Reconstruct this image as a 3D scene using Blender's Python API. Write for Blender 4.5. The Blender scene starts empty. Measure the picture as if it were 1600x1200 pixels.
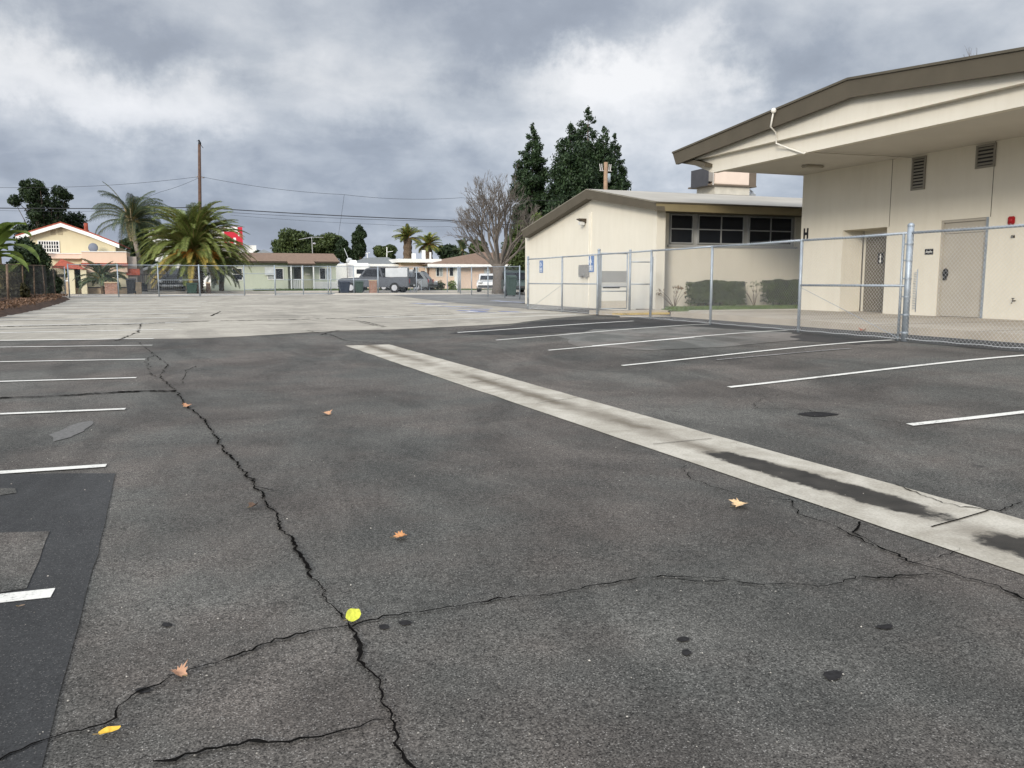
import bpy, bmesh, math, random
from mathutils import Vector, Matrix, noise
R = random.Random(7)
sc = bpy.context.scene
COL = sc.collection
# ------------------------------------------------------------------ camera maths
F = 1290.0
EYE = 1.45
PITCH = math.atan(160 / F); YAW = math.radians(20.3)
cp, sp, cy, sy = math.cos(PITCH), math.sin(PITCH), math.cos(YAW), math.sin(YAW)
FW = Vector((sy*cp, cy*cp, -sp)); RT = Vector((cy, -sy, 0)); UP = Vector((sy*sp, cy*sp, cp))
CAM = Vector((0, 0, EYE))
def ray(px, py): return FW + RT*((px-800)/F) - UP*((py-600)/F)
def U(px, py, D): return CAM + ray(px, py)*D
def onY(px, py, Y):
    d = ray(px, py); t = Y/d.y; return (d.x*t, EYE + d.z*t)
def onX(px, py, X):
    d = ray(px, py); t = X/d.x; return (d.y*t, EYE + d.z*t)
def clamp(a, b, c): return max(b, min(c, a))
def terr(x, y):
    b = 0.0115*y
    if y > 54: b = .621
    if y > 66: b = .621 + min(.12, (y-66)*.008)
    if y < -20: b = -.23
    t = .45
    w = clamp((x-4.3)/6.5, 0, 1); w = .5*w + .5*w*w*(3-2*w)
    return b + w*max(0, t-b) * clamp((60-y)/20, 0, 1)
def onT(px, py):
    d = ray(px, py); t = 1.0
    lo, hi = .5, 400
    for _ in range(60):
        t = (lo+hi)/2
        p = CAM + d*t
        if p.z > terr(p.x, p.y): lo = t
        else: hi = t
    return p
def onG(px, D):
    p = U(px, 450, D); return Vector((p.x, p.y, terr(p.x, p.y)))
# ------------------------------------------------------------------ mesh helper
class MB:
    def __init__(s): s.v = []; s.f = []
    def poly(s, pts):
        i = len(s.v); s.v += [tuple(p) for p in pts]; s.f.append(tuple(range(i, i+len(pts))))
    def box(s, x0, x1, y0, y1, z0, z1, t=0.0):
        i = len(s.v)
        s.v += [(x0,y0,z0),(x1,y0,z0),(x1,y1,z0),(x0,y1,z0),(x0+t,y0+t,z1),(x1-t,y0+t,z1),(x1-t,y1-t,z1),(x0+t,y1-t,z1)]
        s.f += [(i,i+3,i+2,i+1),(i+4,i+5,i+6,i+7),(i,i+1,i+5,i+4),(i+1,i+2,i+6,i+5),(i+2,i+3,i+7,i+6),(i+3,i,i+4,i+7)]
        return s
    def prism(s, pts, vec):
        i = len(s.v); n = len(pts); vec = Vector(vec)
        s.v += [tuple(p) for p in pts] + [tuple(Vector(p)+vec) for p in pts]
        s.f.append(tuple(range(i, i+n))); s.f.append(tuple(range(i+2*n-1, i+n-1, -1)))
        for k in range(n):
            a, b = k, (k+1) % n
            s.f.append((i+a, i+b, i+n+b, i+n+a))
        return s
    def tube(s, pts, r, n=6, cap=True):
        pts = [Vector(p) for p in pts]
        rs = r if isinstance(r, (list, tuple)) else [r]*len(pts)
        i = len(s.v)
        for k, p in enumerate(pts):
            d = (pts[min(k+1, len(pts)-1)] - pts[max(k-1, 0)])
            d = d.normalized() if d.length > 1e-9 else Vector((0,0,1))
            a = d.cross(Vector((0,0,1)) if abs(d.z) < .9 else Vector((1,0,0))).normalized(); b = d.cross(a)
            for j in range(n):
                an = 2*math.pi*j/n
                s.v.append(tuple(p + (a*math.cos(an) + b*math.sin(an))*rs[k]))
        for k in range(len(pts)-1):
            for j in range(n):
                q = (j+1) % n
                s.f.append((i+k*n+j, i+k*n+q, i+(k+1)*n+q, i+(k+1)*n+j))
        if cap:
            s.f.append(tuple(i+j for j in range(n))[::-1]); s.f.append(tuple(i+(len(pts)-1)*n+j for j in range(n)))
        return s
    def ell(s, c, rx, ry, rz, nu=12, nv=8, jit=0):
        i = len(s.v); c = Vector(c)
        for a in range(nv+1):
            th = math.pi*a/nv
            for b in range(nu):
                ph = 2*math.pi*b/nu
                k = 1 + (jit*(noise.noise(Vector((math.cos(ph)*2+c.x, math.sin(ph)*2+c.y, th*2)))) if jit else 0)
                s.v.append((c.x+rx*k*math.sin(th)*math.cos(ph), c.y+ry*k*math.sin(th)*math.sin(ph), c.z+rz*k*math.cos(th)))
        for a in range(nv):
            for b in range(nu):
                q = (b+1) % nu
                s.f.append((i+a*nu+b, i+(a+1)*nu+b, i+(a+1)*nu+q, i+a*nu+q))
        return s
    def grid(s, xs, ys, zf):
        i = len(s.v); n = len(ys)
        for x in xs:
            for y in ys: s.v.append((x, y, zf(x, y)))
        for a in range(len(xs)-1):
            for b in range(n-1):
                k = i+a*n+b; s.f.append((k, k+n, k+n+1, k+1))
        return s
    def build(s, name, mat, parent=None, smooth=False, bevel=0, recalc=True):
        me = bpy.data.meshes.new(name)
        off = Vector((0,0,0))
        q = parent
        while q is not None: off += Vector(q.location); q = q.parent
        vv = [(a-off.x, b-off.y, c-off.z) for a, b, c in s.v]
        me.from_pydata(vv, [], s.f)
        if recalc and len(s.f) < 20000:
            bm = bmesh.new(); bm.from_mesh(me); bmesh.ops.recalc_face_normals(bm, faces=bm.faces)
            if bevel:
                bmesh.ops.remove_doubles(bm, verts=bm.verts, dist=1e-4)
                bmesh.ops.bevel(bm, geom=[e for e in bm.edges if len(e.link_faces) == 2 and e.calc_face_angle(0) > .4], offset=bevel, segments=2, affect='EDGES', clamp_overlap=True)
            bm.to_mesh(me); bm.free()
        if smooth: me.polygons.foreach_set('use_smooth', [True]*len(me.polygons))
        me.materials.append(mat); me.update()
        o = bpy.data.objects.new(name, me); COL.objects.link(o)
        if parent is not None: o.parent = parent
        return o
def tag(o, label=None, cat=None, group=None, kind=None):
    if label: o['label'] = label
    if cat: o['category'] = cat
    if group: o['group'] = group
    if kind: o['kind'] = kind
    return o
def thing(name, label, cat, loc=(0,0,0), group=None):
    o = bpy.data.objects.new(name, None); COL.objects.link(o); o.location = loc
    o.empty_display_size = .2
    return tag(o, label, cat, group)
def dup(root, loc, rz=None, label=None, group=None, sc_=None):
    c = root.copy(); COL.objects.link(c); c.location = loc
    if rz is not None: c.rotation_euler = (0, 0, rz)
    if label: c['label'] = label
    if group: c['group'] = group
    if sc_: c.scale = sc_
    for ch in root.children:
        d = ch.copy(); COL.objects.link(d); d.parent = c
        for g in ch.children:
            e = g.copy(); COL.objects.link(e); e.parent = d
    return c
# ------------------------------------------------------------------ materials
def srgb(r, g, b):
    f = lambda c: ((c/255+.055)/1.055)**2.4 if c > 10 else c/255/12.92
    return (f(r), f(g), f(b))
class NT:
    def __init__(s, m): s.t = m.node_tree; s.n = s.t.nodes; s.l = s.t.links
    def new(s, ty, **kw):
        n = s.n.new(ty)
        for k, v in kw.items(): setattr(n, k, v)
        return n
    def link(s, a, b): s.l.new(a, b)
    def val(s, x, inp):
        if hasattr(x, 'is_linked') or hasattr(x, 'links'): s.l.new(x, inp)
        else: inp.default_value = x
    def math(s, op, a, b=0.0, c=None, cl=False):
        n = s.n.new('ShaderNodeMath'); n.operation = op; n.use_clamp = cl
        s.val(a, n.inputs[0]); s.val(b, n.inputs[1])
        if c is not None: s.val(c, n.inputs[2])
        return n.outputs[0]
    def noise(s, vec, scale, detail=3, rough=.55, dist=0.0):
        n = s.n.new('ShaderNodeTexNoise'); n.inputs['Scale'].default_value = scale
        n.inputs['Detail'].default_value = detail; n.inputs['Roughness'].default_value = rough
        n.inputs['Distortion'].default_value = dist
        if vec is not None: s.l.new(vec, n.inputs['Vector'])
        return n.outputs['Fac']
    def ramp(s, fac, stops):
        n = s.n.new('ShaderNodeValToRGB'); cr = n.color_ramp
        while len(cr.elements) < len(stops): cr.elements.new(.5)
        for e, (p, c) in zip(cr.elements, stops):
            e.position = p; e.color = (*c, 1) if len(c) == 3 else c
        s.l.new(fac, n.inputs[0]); return n.outputs[0]
    def mix(s, fac, a, b, mode='MIX'):
        n = s.n.new('ShaderNodeMix'); n.data_type = 'RGBA'; n.blend_type = mode
        s.val(fac, n.inputs[0])
        for x, k in ((a, 6), (b, 7)):
            if isinstance(x, tuple): n.inputs[k].default_value = (*x[:3], 1)
            else: s.l.new(x, n.inputs[k])
        return n.outputs[2]
    def obj(s, sx=1, sy_=1, sz=1):
        g = s.n.new('ShaderNodeNewGeometry')
        m = s.n.new('ShaderNodeVectorMath'); m.operation = 'MULTIPLY'; m.inputs[1].default_value = (sx, sy_, sz)
        s.l.new(g.outputs['Position'], m.inputs[0]); return m.outputs[0]
def g3(v): return (v, v, v)
MATS = {}
def base_mat(name):
    m = bpy.data.materials.new(name); m.use_nodes = True
    nt = NT(m); b = m.node_tree.nodes['Principled BSDF']
    return m, nt, b
def M(name, col, rough=.8, metal=0, var=.12, scale=3, spec=.3, bump=0, bscale=60, fine=0, stretch=(1,1,1)):
    if name in MATS: return MATS[name]
    m, nt, b = base_mat(name)
    v = nt.obj(*stretch)
    n1 = nt.noise(v, scale, 5, .6)
    lo = tuple(c*(1-var) for c in col); hi = tuple(min(1, c*(1+var)) for c in col)
    c = nt.ramp(n1, [(.3, lo), (.7, hi)])
    if fine:
        n2 = nt.noise(v, bscale, 2, .6)
        c = nt.mix(1.0, c, nt.ramp(n2, [(.3, g3(1-fine)), (.7, g3(1.0))]), 'MULTIPLY')
    nt.link(c, b.inputs['Base Color'])
    b.inputs['Roughness'].default_value = rough; b.inputs['Metallic'].default_value = metal
    b.inputs['Specular IOR Level'].default_value = spec
    if bump:
        bn = nt.new('ShaderNodeBump'); bn.inputs['Strength'].default_value = bump; bn.inputs['Distance'].default_value = .01
        nt.link(nt.noise(v, bscale, 3, .6), bn.inputs['Height']); nt.link(bn.outputs[0], b.inputs['Normal'])
    MATS[name] = m; return m
def leafmat(name, dark, light, rough=.55, sc_=.6, trans=.15):
    if name in MATS: return MATS[name]
    m, nt, b = base_mat(name)
    v = nt.obj(); g = nt.new('ShaderNodeNewGeometry')
    n = nt.noise(v, sc_, 3, .6)
    f = nt.math('ADD', nt.math('MULTIPLY', n, .75), nt.math('MULTIPLY', g.outputs['Random Per Island'], .45))
    nt.link(nt.ramp(f, [(.3, dark), (.85, light)]), b.inputs['Base Color'])
    b.inputs['Roughness'].default_value = rough; b.inputs['Specular IOR Level'].default_value = .25
    tr = nt.new('ShaderNodeBsdfTranslucent'); nt.link(nt.ramp(f, [(.3, dark), (.85, light)]), tr.inputs['Color'])
    mx = nt.new('ShaderNodeMixShader'); mx.inputs[0].default_value = trans
    out = nt.n['Material Output']
    nt.link(b.outputs[0], mx.inputs[1]); nt.link(tr.outputs[0], mx.inputs[2]); nt.link(mx.outputs[0], out.inputs[0])
    MATS[name] = m; return m
def glassmat(name, col=(.01,.012,.016), rough=.12, spec=.5):
    if name in MATS: return MATS[name]
    m, nt, b = base_mat(name)
    b.inputs['Base Color'].default_value = (*col, 1); b.inputs['Roughness'].default_value = rough
    b.inputs['Specular IOR Level'].default_value = spec
    MATS[name] = m; return m
# asphalt: speckled aggregate, mottled patches, drip stains
def asphalt(name, dark, light, speck=.5, patch=.35, streak=False, rough=.85, warm=True):
    m, nt, b = base_mat(name)
    v = nt.obj()
    big = nt.noise(v, .32, 5, .6, .6)
    mid = nt.noise(v, 1.7, 6, .65, .4)
    f = nt.math('ADD', nt.math('MULTIPLY', big, .6), nt.math('MULTIPLY', mid, .4))
    c = nt.ramp(f, [(.36, dark), (.62, light)])
    if warm:
        w = nt.ramp(nt.noise(v, .55, 4, .6), [(.42, (.955, .99, .975)), (.58, (1.055, 1.0, .965))])
        c = nt.mix(1.0, c, w, 'MULTIPLY')
    # fine grain, two sizes, plus sparse pale stones
    g1 = nt.ramp(nt.noise(v, 130, 2, .7), [(.32, g3(1-speck)), (.68, g3(1+speck*.7))])
    c = nt.mix(1.0, c, g1, 'MULTIPLY')
    g2 = nt.ramp(nt.noise(v, 38, 3, .7), [(.3, g3(1-speck*.45)), (.7, g3(1+speck*.4))])
    c = nt.mix(1.0, c, g2, 'MULTIPLY')
    vo = nt.new('ShaderNodeTexVoronoi'); vo.inputs['Scale'].default_value = 150; nt.link(v, vo.inputs['Vector'])
    sep = nt.new('ShaderNodeSeparateColor'); nt.link(vo.outputs['Color'], sep.inputs[0])
    st = nt.math('MULTIPLY', nt.math('GREATER_THAN', sep.outputs[0], .90), nt.math('LESS_THAN', vo.outputs['Distance'], .42))
    c = nt.mix(nt.math('MULTIPLY', st, .5*speck*1.6), c, (.34,.32,.29))
    # small oily blotches with a shape of their own
    vo2 = nt.new('ShaderNodeTexVoronoi'); vo2.inputs['Scale'].default_value = .9; nt.link(v, vo2.inputs['Vector'])
    sep2 = nt.new('ShaderNodeSeparateColor'); nt.link(vo2.outputs['Color'], sep2.inputs[0])
    d2 = nt.math('ADD', vo2.outputs['Distance'], nt.math('MULTIPLY', nt.noise(v, 9, 3, .7), .10))
    bl = nt.math('MULTIPLY', nt.math('GREATER_THAN', sep2.outputs[0], .55), nt.math('LESS_THAN', d2, .095))
    c = nt.mix(nt.math('MULTIPLY', bl, .45), c, (.025,.024,.024))
    # broad darker wear
    sm = nt.ramp(nt.noise(nt.obj(.9, .35, 1), .8, 5, .65, 1.2), [(.40, g3(1-patch)), (.56, g3(1.0))])
    c = nt.mix(1.0, c, sm, 'MULTIPLY')
    if streak:
        s2 = nt.ramp(nt.noise(nt.obj(.12, 1.3, 1), 1.0, 5, .7, .3), [(.36, g3(.68)), (.47, g3(1.0))])
        c = nt.mix(.8, c, s2, 'MULTIPLY')
    nt.link(c, b.inputs['Base Color'])
    b.inputs['Roughness'].default_value = rough; b.inputs['Specular IOR Level'].default_value = .2
    bn = nt.new('ShaderNodeBump'); bn.inputs['Strength'].default_value = .55; bn.inputs['Distance'].default_value = .004
    nt.link(nt.noise(v, 120, 3, .7), bn.inputs['Height']); nt.link(bn.outputs[0], b.inputs['Normal'])
    MATS[name] = m; return m
AS = asphalt('asphalt', (.076,.073,.067), (.138,.127,.114), patch=.30, speck=.85)
ASL = asphalt('asphalt_light', (.30,.275,.23), (.43,.395,.33), speck=.25, patch=.18, streak=True, warm=False)
ASD = asphalt('asphalt_sealed', (.038,.038,.038), (.056,.056,.055), speck=.35, patch=.25, warm=False)
ASM = asphalt('asphalt_mid', (.15,.148,.142), (.23,.225,.21), speck=.25, patch=.2, streak=True, warm=False)
ASN = asphalt('asphalt_worn_dark', (.050,.051,.053), (.085,.084,.083), speck=.35, patch=.3)
STREET = asphalt('street_asphalt', (.11,.11,.108), (.16,.158,.15), speck=.2, patch=.15, warm=False)
_L = [onT(541,541), onT(1600,900)]; _R = [onT(606,538), onT(1548,800)]
def _uy(px, py):
    p = onT(px, py); xl = _L[0].x+(_L[1].x-_L[0].x)*(p.y-_L[0].y)/(_L[1].y-_L[0].y); xr = _R[0].x+(_R[1].x-_R[0].x)*(p.y-_R[0].y)/(_R[1].y-_R[0].y)
    return (p.x-xl)/(xr-xl), p.y
_a, _b, _c, _d = _uy(1128,712), _uy(1478,812), _uy(1545,842), _uy(1760,900)
PUD = [(_a[0], _a[1]+.25, _b[0], _b[1]-.12, .22), (_c[0], _c[1]+.1, _d[0], _d[1], .26)]
def concrete_gutter():
    m, nt, b = base_mat('gutter_concrete'); v = nt.obj()
    c = nt.ramp(nt.noise(v, 2.2, 6, .65, .5), [(.35, (.33,.30,.245)), (.65, (.49,.455,.385))])
    c = nt.mix(1.0, c, nt.ramp(nt.noise(v, 60, 3, .7), [(.3, g3(.78)), (.7, g3(1.08))]), 'MULTIPLY')
    # dirt that collects along the flow line, stored as the UV across the gutter
    uv = nt.new('ShaderNodeUVMap'); uv.uv_map = 'UVMap'
    sx = nt.new('ShaderNodeSeparateXYZ'); nt.link(uv.outputs[0], sx.inputs[0])
    d = nt.math('ABSOLUTE', nt.math('SUBTRACT', sx.outputs[0], .5))
    d = nt.math('ADD', d, nt.math('MULTIPLY', nt.math('SUBTRACT', nt.noise(v, 3.0, 5, .7), .5), .35))
    band = nt.ramp(d, [(.03, g3(1)), (.24, g3(0))])
    gate = nt.ramp(nt.noise(nt.obj(1, .5, 1), .9, 3, .6), [(.36, g3(0)), (.56, g3(1))])
    k = nt.math('MULTIPLY', nt.math('MULTIPLY', band, gate), .75)
    c = nt.mix(k, c, (.085,.066,.045))
    rough = None
    for (uc0, y0, uc1, y1, hw) in PUD:
        yy = sx.outputs[1]; t = nt.math('DIVIDE', nt.math('SUBTRACT', yy, y0), y1-y0)
        uc = nt.math('ADD', nt.math('MULTIPLY', t, uc1-uc0), uc0)
        du = nt.math('DIVIDE', nt.math('SUBTRACT', sx.outputs[0], uc), hw)
        tt = nt.math('MULTIPLY', nt.math('SUBTRACT', t, .5), 2.0)
        r2 = nt.math('ADD', nt.math('MULTIPLY', du, du), nt.math('POWER', nt.math('ABSOLUTE', tt), 2.6))
        r2 = nt.math('ADD', r2, nt.math('MULTIPLY', nt.math('SUBTRACT', nt.noise(v, 5.5, 8, .70), .5), 2.0))
        mk = nt.ramp(r2, [(.62, g3(1)), (.80, g3(.45)), (1.0, g3(0))])
        c = nt.mix(mk, c, nt.mix(nt.math('MULTIPLY', nt.noise(v, 5, 4, .6), 1.0), (.008,.008,.008), (.075,.068,.058)))
        rough = mk if rough is None else nt.math('MAXIMUM', rough, mk)
    nt.link(nt.math('SUBTRACT', .9, nt.math('MULTIPLY', rough, .25)), b.inputs['Roughness'])
    nt.link(c, b.inputs['Base Color']); b.inputs['Specular IOR Level'].default_value = .12
    bn = nt.new('ShaderNodeBump'); bn.inputs['Strength'].default_value = .3; bn.inputs['Distance'].default_value = .004
    nt.link(nt.noise(v, 90, 3, .7), bn.inputs['Height']); nt.link(bn.outputs[0], b.inputs['Normal'])
    return m
GUT = concrete_gutter()
def worn_paint(name, col, thr=.46):
    m, nt, b = base_mat(name); v = nt.obj()
    n = nt.noise(v, 45, 4, .75); n2 = nt.noise(v, 2.5, 4, .6)
    f = nt.math('ADD', nt.math('MULTIPLY', n, .6), nt.math('MULTIPLY', n2, .4))
    c = nt.ramp(f, [(thr-.07, tuple(x*.28 for x in col)), (thr, tuple(x*.85 for x in col)), (thr+.1, col)])
    nt.link(c, b.inputs['Base Color']); b.inputs['Roughness'].default_value = .75
    MATS[name] = m; return m
PAINT = worn_paint('line_paint', (.66,.64,.58), .44)
PAINT_OLD = worn_paint('line_paint_faded', (.82,.80,.74), .40)
PAINT_BLUE = worn_paint('blue_paint_faded', (.11,.16,.40), .43)
PAINT_HAZE = worn_paint('bluish_paint_faded', (.36,.38,.47), .50)
PAINT_RED = worn_paint('red_curb_paint', (.40,.12,.09), .40)
PAINT_YEL = worn_paint('yellow_kerb_paint', (.50,.36,.12), .46)
CRACK = M('crack_dark', (.008,.0075,.007), 1.0, var=.4, scale=20, spec=0)
CONC = M('walk_concrete', (.40,.35,.28), .9, var=.12, scale=1.2, bump=.15, fine=.12, bscale=40)
CONCG = M('sidewalk_concrete', (.42,.39,.34), .9, var=.12, scale=.8)
SOIL = M('soil', (.060,.036,.024), .95, var=.5, scale=6, bump=.6, bscale=15)
DIRT = M('ground_earth', (.16,.15,.10), .95, var=.3, scale=.15)
def stucco(name, col, var=.03):
    m, nt, b = base_mat(name); v = nt.obj()
    c = nt.ramp(nt.noise(v, .5, 6, .65), [(.3, tuple(x*(1-var) for x in col)), (.7, tuple(x*(1+var) for x in col))])
    c = nt.mix(1.0, c, nt.ramp(nt.noise(nt.obj(2.2, 2.2, .25), 1.6, 5, .7), [(.34, (.965,.96,.95)), (.55, g3(1.0))]), 'MULTIPLY')
    nt.link(c, b.inputs['Base Color']); b.inputs['Roughness'].default_value = .92; b.inputs['Specular IOR Level'].default_value = .15
    bn = nt.new('ShaderNodeBump'); bn.inputs['Strength'].default_value = .35; bn.inputs['Distance'].default_value = .006
    nt.link(nt.noise(v, 55, 3, .7), bn.inputs['Height']); nt.link(bn.outputs[0], b.inputs['Normal'])
    MATS[name] = m; return m
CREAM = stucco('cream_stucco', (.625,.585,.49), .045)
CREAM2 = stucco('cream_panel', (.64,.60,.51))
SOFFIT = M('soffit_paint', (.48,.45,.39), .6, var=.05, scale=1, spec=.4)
BROWN = M('fascia_brown', (.080,.067,.046), .6, var=.10, scale=1.5)
BROWNL = M('fascia_olive', (.19,.155,.085), .6, var=.10, scale=1.5)
ROOFG = M('roof_membrane', (.36,.335,.29), .85, var=.12, scale=.5)
GALV = M('galvanized', (.29,.325,.355), .5, .45, var=.18, scale=8, spec=.5)
GALVW = M('galvanized_wire', (.60,.61,.61), .6, .1, var=.15, scale=30, spec=.5)
RUSTG = M('rusty_post', (.17,.12,.085), .8, .2, var=.45, scale=7)
DARKW = M('dark_wire', (.05,.05,.05), .8)
TAUPE = M('door_taupe', (.36,.33,.275), .55, var=.05, scale=2)
BLACK = M('black_paint', (.012,.012,.013), .5)
WHITE = M('white_paint', (.74,.73,.69), .6, var=.05)
GLASS = glassmat('dark_glass', rough=.18, spec=.35)
WINFR = M('window_frame_grey', (.33,.33,.32), .5, .1, var=.05)
# ------------------------------------------------------------------ camera, light, sky
cd = bpy.data.cameras.new('camera'); cam = bpy.data.objects.new('camera', cd); COL.objects.link(cam)
cam.matrix_world = Matrix((( RT.x, UP.x, -FW.x, 0), (RT.y, UP.y, -FW.y, 0), (RT.z, UP.z, -FW.z, EYE), (0,0,0,1)))
cd.sensor_width = 36; cd.lens = 36*F/1600; cd.clip_end = 3000; cd.clip_start = .05
sc.camera = cam
sc.view_settings.view_transform = 'Standard'; sc.view_settings.look = 'None'; sc.view_settings.exposure = 0.60; sc.view_settings.gamma = 1
SUN_DIR = Vector((-.62, -.70, .31)).normalized()      # towards the sun
sd = bpy.data.lights.new('sun', 'SUN'); sun = bpy.data.objects.new('sun', sd); COL.objects.link(sun)
sd.energy = 1.7; sd.angle = math.radians(12); sd.color = (1, .92, .80)
sun.rotation_euler = SUN_DIR.to_track_quat('Z', 'Y').to_euler()
w = bpy.data.worlds.new('World'); sc.world = w; w.use_nodes = True
nt = NT(w); bg = nt.n['Background']
tc = nt.new('ShaderNodeTexCoord')
dirv = tc.outputs['Generated']
sky = nt.new('ShaderNodeTexSky'); sky.sky_type = 'NISHITA'; sky.sun_disc = False
sky.sun_elevation = math.asin(SUN_DIR.z); sky.sun_rotation = math.atan2(SUN_DIR.x, SUN_DIR.y)
sx = nt.new('ShaderNodeSeparateXYZ'); nt.link(dirv, sx.inputs[0])
dz = nt.math('ADD', nt.math('MAXIMUM', sx.outputs[2], 0.0), .34)
cmb = nt.new('ShaderNodeCombineXYZ')
nt.link(nt.math('DIVIDE', sx.outputs[0], dz), cmb.inputs[0]); nt.link(nt.math('DIVIDE', sx.outputs[1], dz), cmb.inputs[1])
cv = cmb.outputs[0]
n_big = nt.noise(cv, 1.7, 7, .54, .25)
n_fine = nt.noise(cv, 5.0, 8, .56, .25)
wv = nt.new('ShaderNodeTexNoise'); wv.inputs['Scale'].default_value = 5.5; wv.inputs['Detail'].default_value = 7; wv.inputs['Roughness'].default_value = .62
nt.link(dirv, wv.inputs['Vector'])
off = nt.new('ShaderNodeVectorMath'); off.operation = 'MULTIPLY_ADD'
nt.link(wv.outputs['Color'], off.inputs[0]); off.inputs[1].default_value = (.30,.30,.26)
a0 = nt.new('ShaderNodeVectorMath'); a0.operation = 'ADD'; nt.link(dirv, a0.inputs[0]); a0.inputs[1].default_value = (-.15,-.15,-.13)
nt.link(a0.outputs[0], off.inputs[2]); wdir = off.outputs[0]
acc = nt.math('ADD', nt.math('MULTIPLY', nt.math('SUBTRACT', n_big, .5), .55), nt.math('MULTIPLY', nt.math('SUBTRACT', n_fine, .5), .62))
acc = nt.math('ADD', acc, .535)
def blob(px, py, rx, ry, amt):
    global acc
    d0 = ray(px, py).normalized()
    s1 = nt.new('ShaderNodeVectorMath'); s1.operation = 'SUBTRACT'; nt.link(wdir, s1.inputs[0]); s1.inputs[1].default_value = d0
    e = []
    for ax, r in ((RT, rx), (UP, ry)):
        dt = nt.new('ShaderNodeVectorMath'); dt.operation = 'DOT_PRODUCT'; nt.link(s1.outputs[0], dt.inputs[0]); dt.inputs[1].default_value = ax
        q = nt.math('DIVIDE', dt.outputs['Value'], r/F); e.append(nt.math('MULTIPLY', q, q))
    r2 = nt.math('ADD', e[0], e[1])
    fw_ = nt.new('ShaderNodeVectorMath'); fw_.operation = 'DOT_PRODUCT'; nt.link(dirv, fw_.inputs[0]); fw_.inputs[1].default_value = d0
    g = nt.math('MULTIPLY', nt.math('EXPONENT', nt.math('MULTIPLY', r2, -1.0)), nt.math('GREATER_THAN', fw_.outputs['Value'], 0.0))
    acc = nt.math('ADD', acc, nt.math('MULTIPLY', g, amt))
for bdat in [(180, 25, 260, 60, -.18), (40, 115, 220, 50, .28), (520, 60, 110, 60, .14), (850, 20, 230, 75, -.27), (950, 95, 60, 25, -.10),
             (1010, 140, 130, 50, .46), (1090, 40, 55, 60, .36), (900, 110, 130, 30, .14), (130, 160, 190, 40, .12),
             (1230, 110, 120, 70, -.30), (1190, 60, 60, 40, .05), (1450, 50, 250, 60, -.04), (640, 220, 300, 45, -.12),
             (300, 255, 300, 40, -.05), (1000, 210, 130, 50, .14), (1150, 235, 110, 40, .10), (450, 350, 600, 60, -.22), (100, 320, 400, 40, -.02), (600,140,200,40,.08)]:
    blob(*bdat)
cloud = nt.ramp(acc, [(.06, (.172,.190,.228)), (.34, (.242,.266,.312)), (.52, (.345,.368,.405)), (.74, (.50,.51,.53)), (1.0, (.62,.62,.63))])
# the low sky is bluer; unseen sky overhead and sunward brightened for fill light
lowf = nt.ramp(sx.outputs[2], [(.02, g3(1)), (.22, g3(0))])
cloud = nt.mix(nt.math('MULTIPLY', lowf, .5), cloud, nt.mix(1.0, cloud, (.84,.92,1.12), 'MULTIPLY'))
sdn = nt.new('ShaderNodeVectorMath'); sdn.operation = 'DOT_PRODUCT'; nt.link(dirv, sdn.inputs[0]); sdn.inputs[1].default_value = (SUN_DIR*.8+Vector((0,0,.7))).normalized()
thin = nt.ramp(sdn.outputs['Value'], [(.45, g3(.25)), (.97, (1.46,1.28,1.05))])  # added fill: gain rises out of view, overhead and towards the sun
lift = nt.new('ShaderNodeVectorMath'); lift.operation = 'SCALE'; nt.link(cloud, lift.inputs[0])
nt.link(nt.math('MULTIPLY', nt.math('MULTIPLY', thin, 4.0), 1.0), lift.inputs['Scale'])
# blend a little of the physical sky behind the overcast; background strength 0.1
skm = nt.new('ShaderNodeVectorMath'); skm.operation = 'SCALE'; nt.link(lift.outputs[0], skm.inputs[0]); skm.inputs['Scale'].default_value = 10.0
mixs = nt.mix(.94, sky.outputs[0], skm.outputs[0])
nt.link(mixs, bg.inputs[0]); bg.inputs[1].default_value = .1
w.cycles.sampling_method = 'MANUAL'; w.cycles.sample_map_resolution = 512
# ------------------------------------------------------------------ ground sheets
def span(a, b, st): n = max(1, round((b-a)/st)); return [a+(b-a)*i/n for i in range(n+1)]
gx = [-1500,-700,-300,-150,-80,-50,-35,-25] + span(-18, 20, 1) + [25,35,50,80,150,300,700,1500]
gy = [-300,-100,-50,-20] + span(-10, 70, 1) + [75,81,90,110,150,300,700,2000]
tag(MB().grid(gx, gy, lambda x, y: terr(x, y)-.05).build('ground', DIRT), kind='structure')
FENX = 11.0
lot = MB().grid(span(-9.5, 12.75, .5), span(-9, 53.5, .5), terr).build('parking_lot', AS); tag(lot, kind='structure')
def sheet_poly(pts, off, name, mat, parent=lot, st=.4):
    """drape an arbitrary 4-corner patch given as world XY corners"""
    a, b, c, d = [Vector((p[0], p[1], 0)) for p in pts]
    L = max((b-a).length, (c-d).length); Wd = max((d-a).length, (c-b).length)
    nu = max(1, math.ceil(L/st)); nv = max(1, math.ceil(Wd/st))
    m = MB()
    for i in range(nu+1):
        for j in range(nv+1):
            u, v = i/nu, j/nv
            p = (a*(1-u)+b*u)*(1-v) + (d*(1-u)+c*u)*v
            m.v.append((p.x, p.y, terr(p.x, p.y)+off))
    for i in range(nu):
        for j in range(nv):
            k = i*(nv+1)+j; m.f.append((k, k+nv+1, k+nv+2, k+1))
    return m.build(name, mat, parent)
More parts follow.
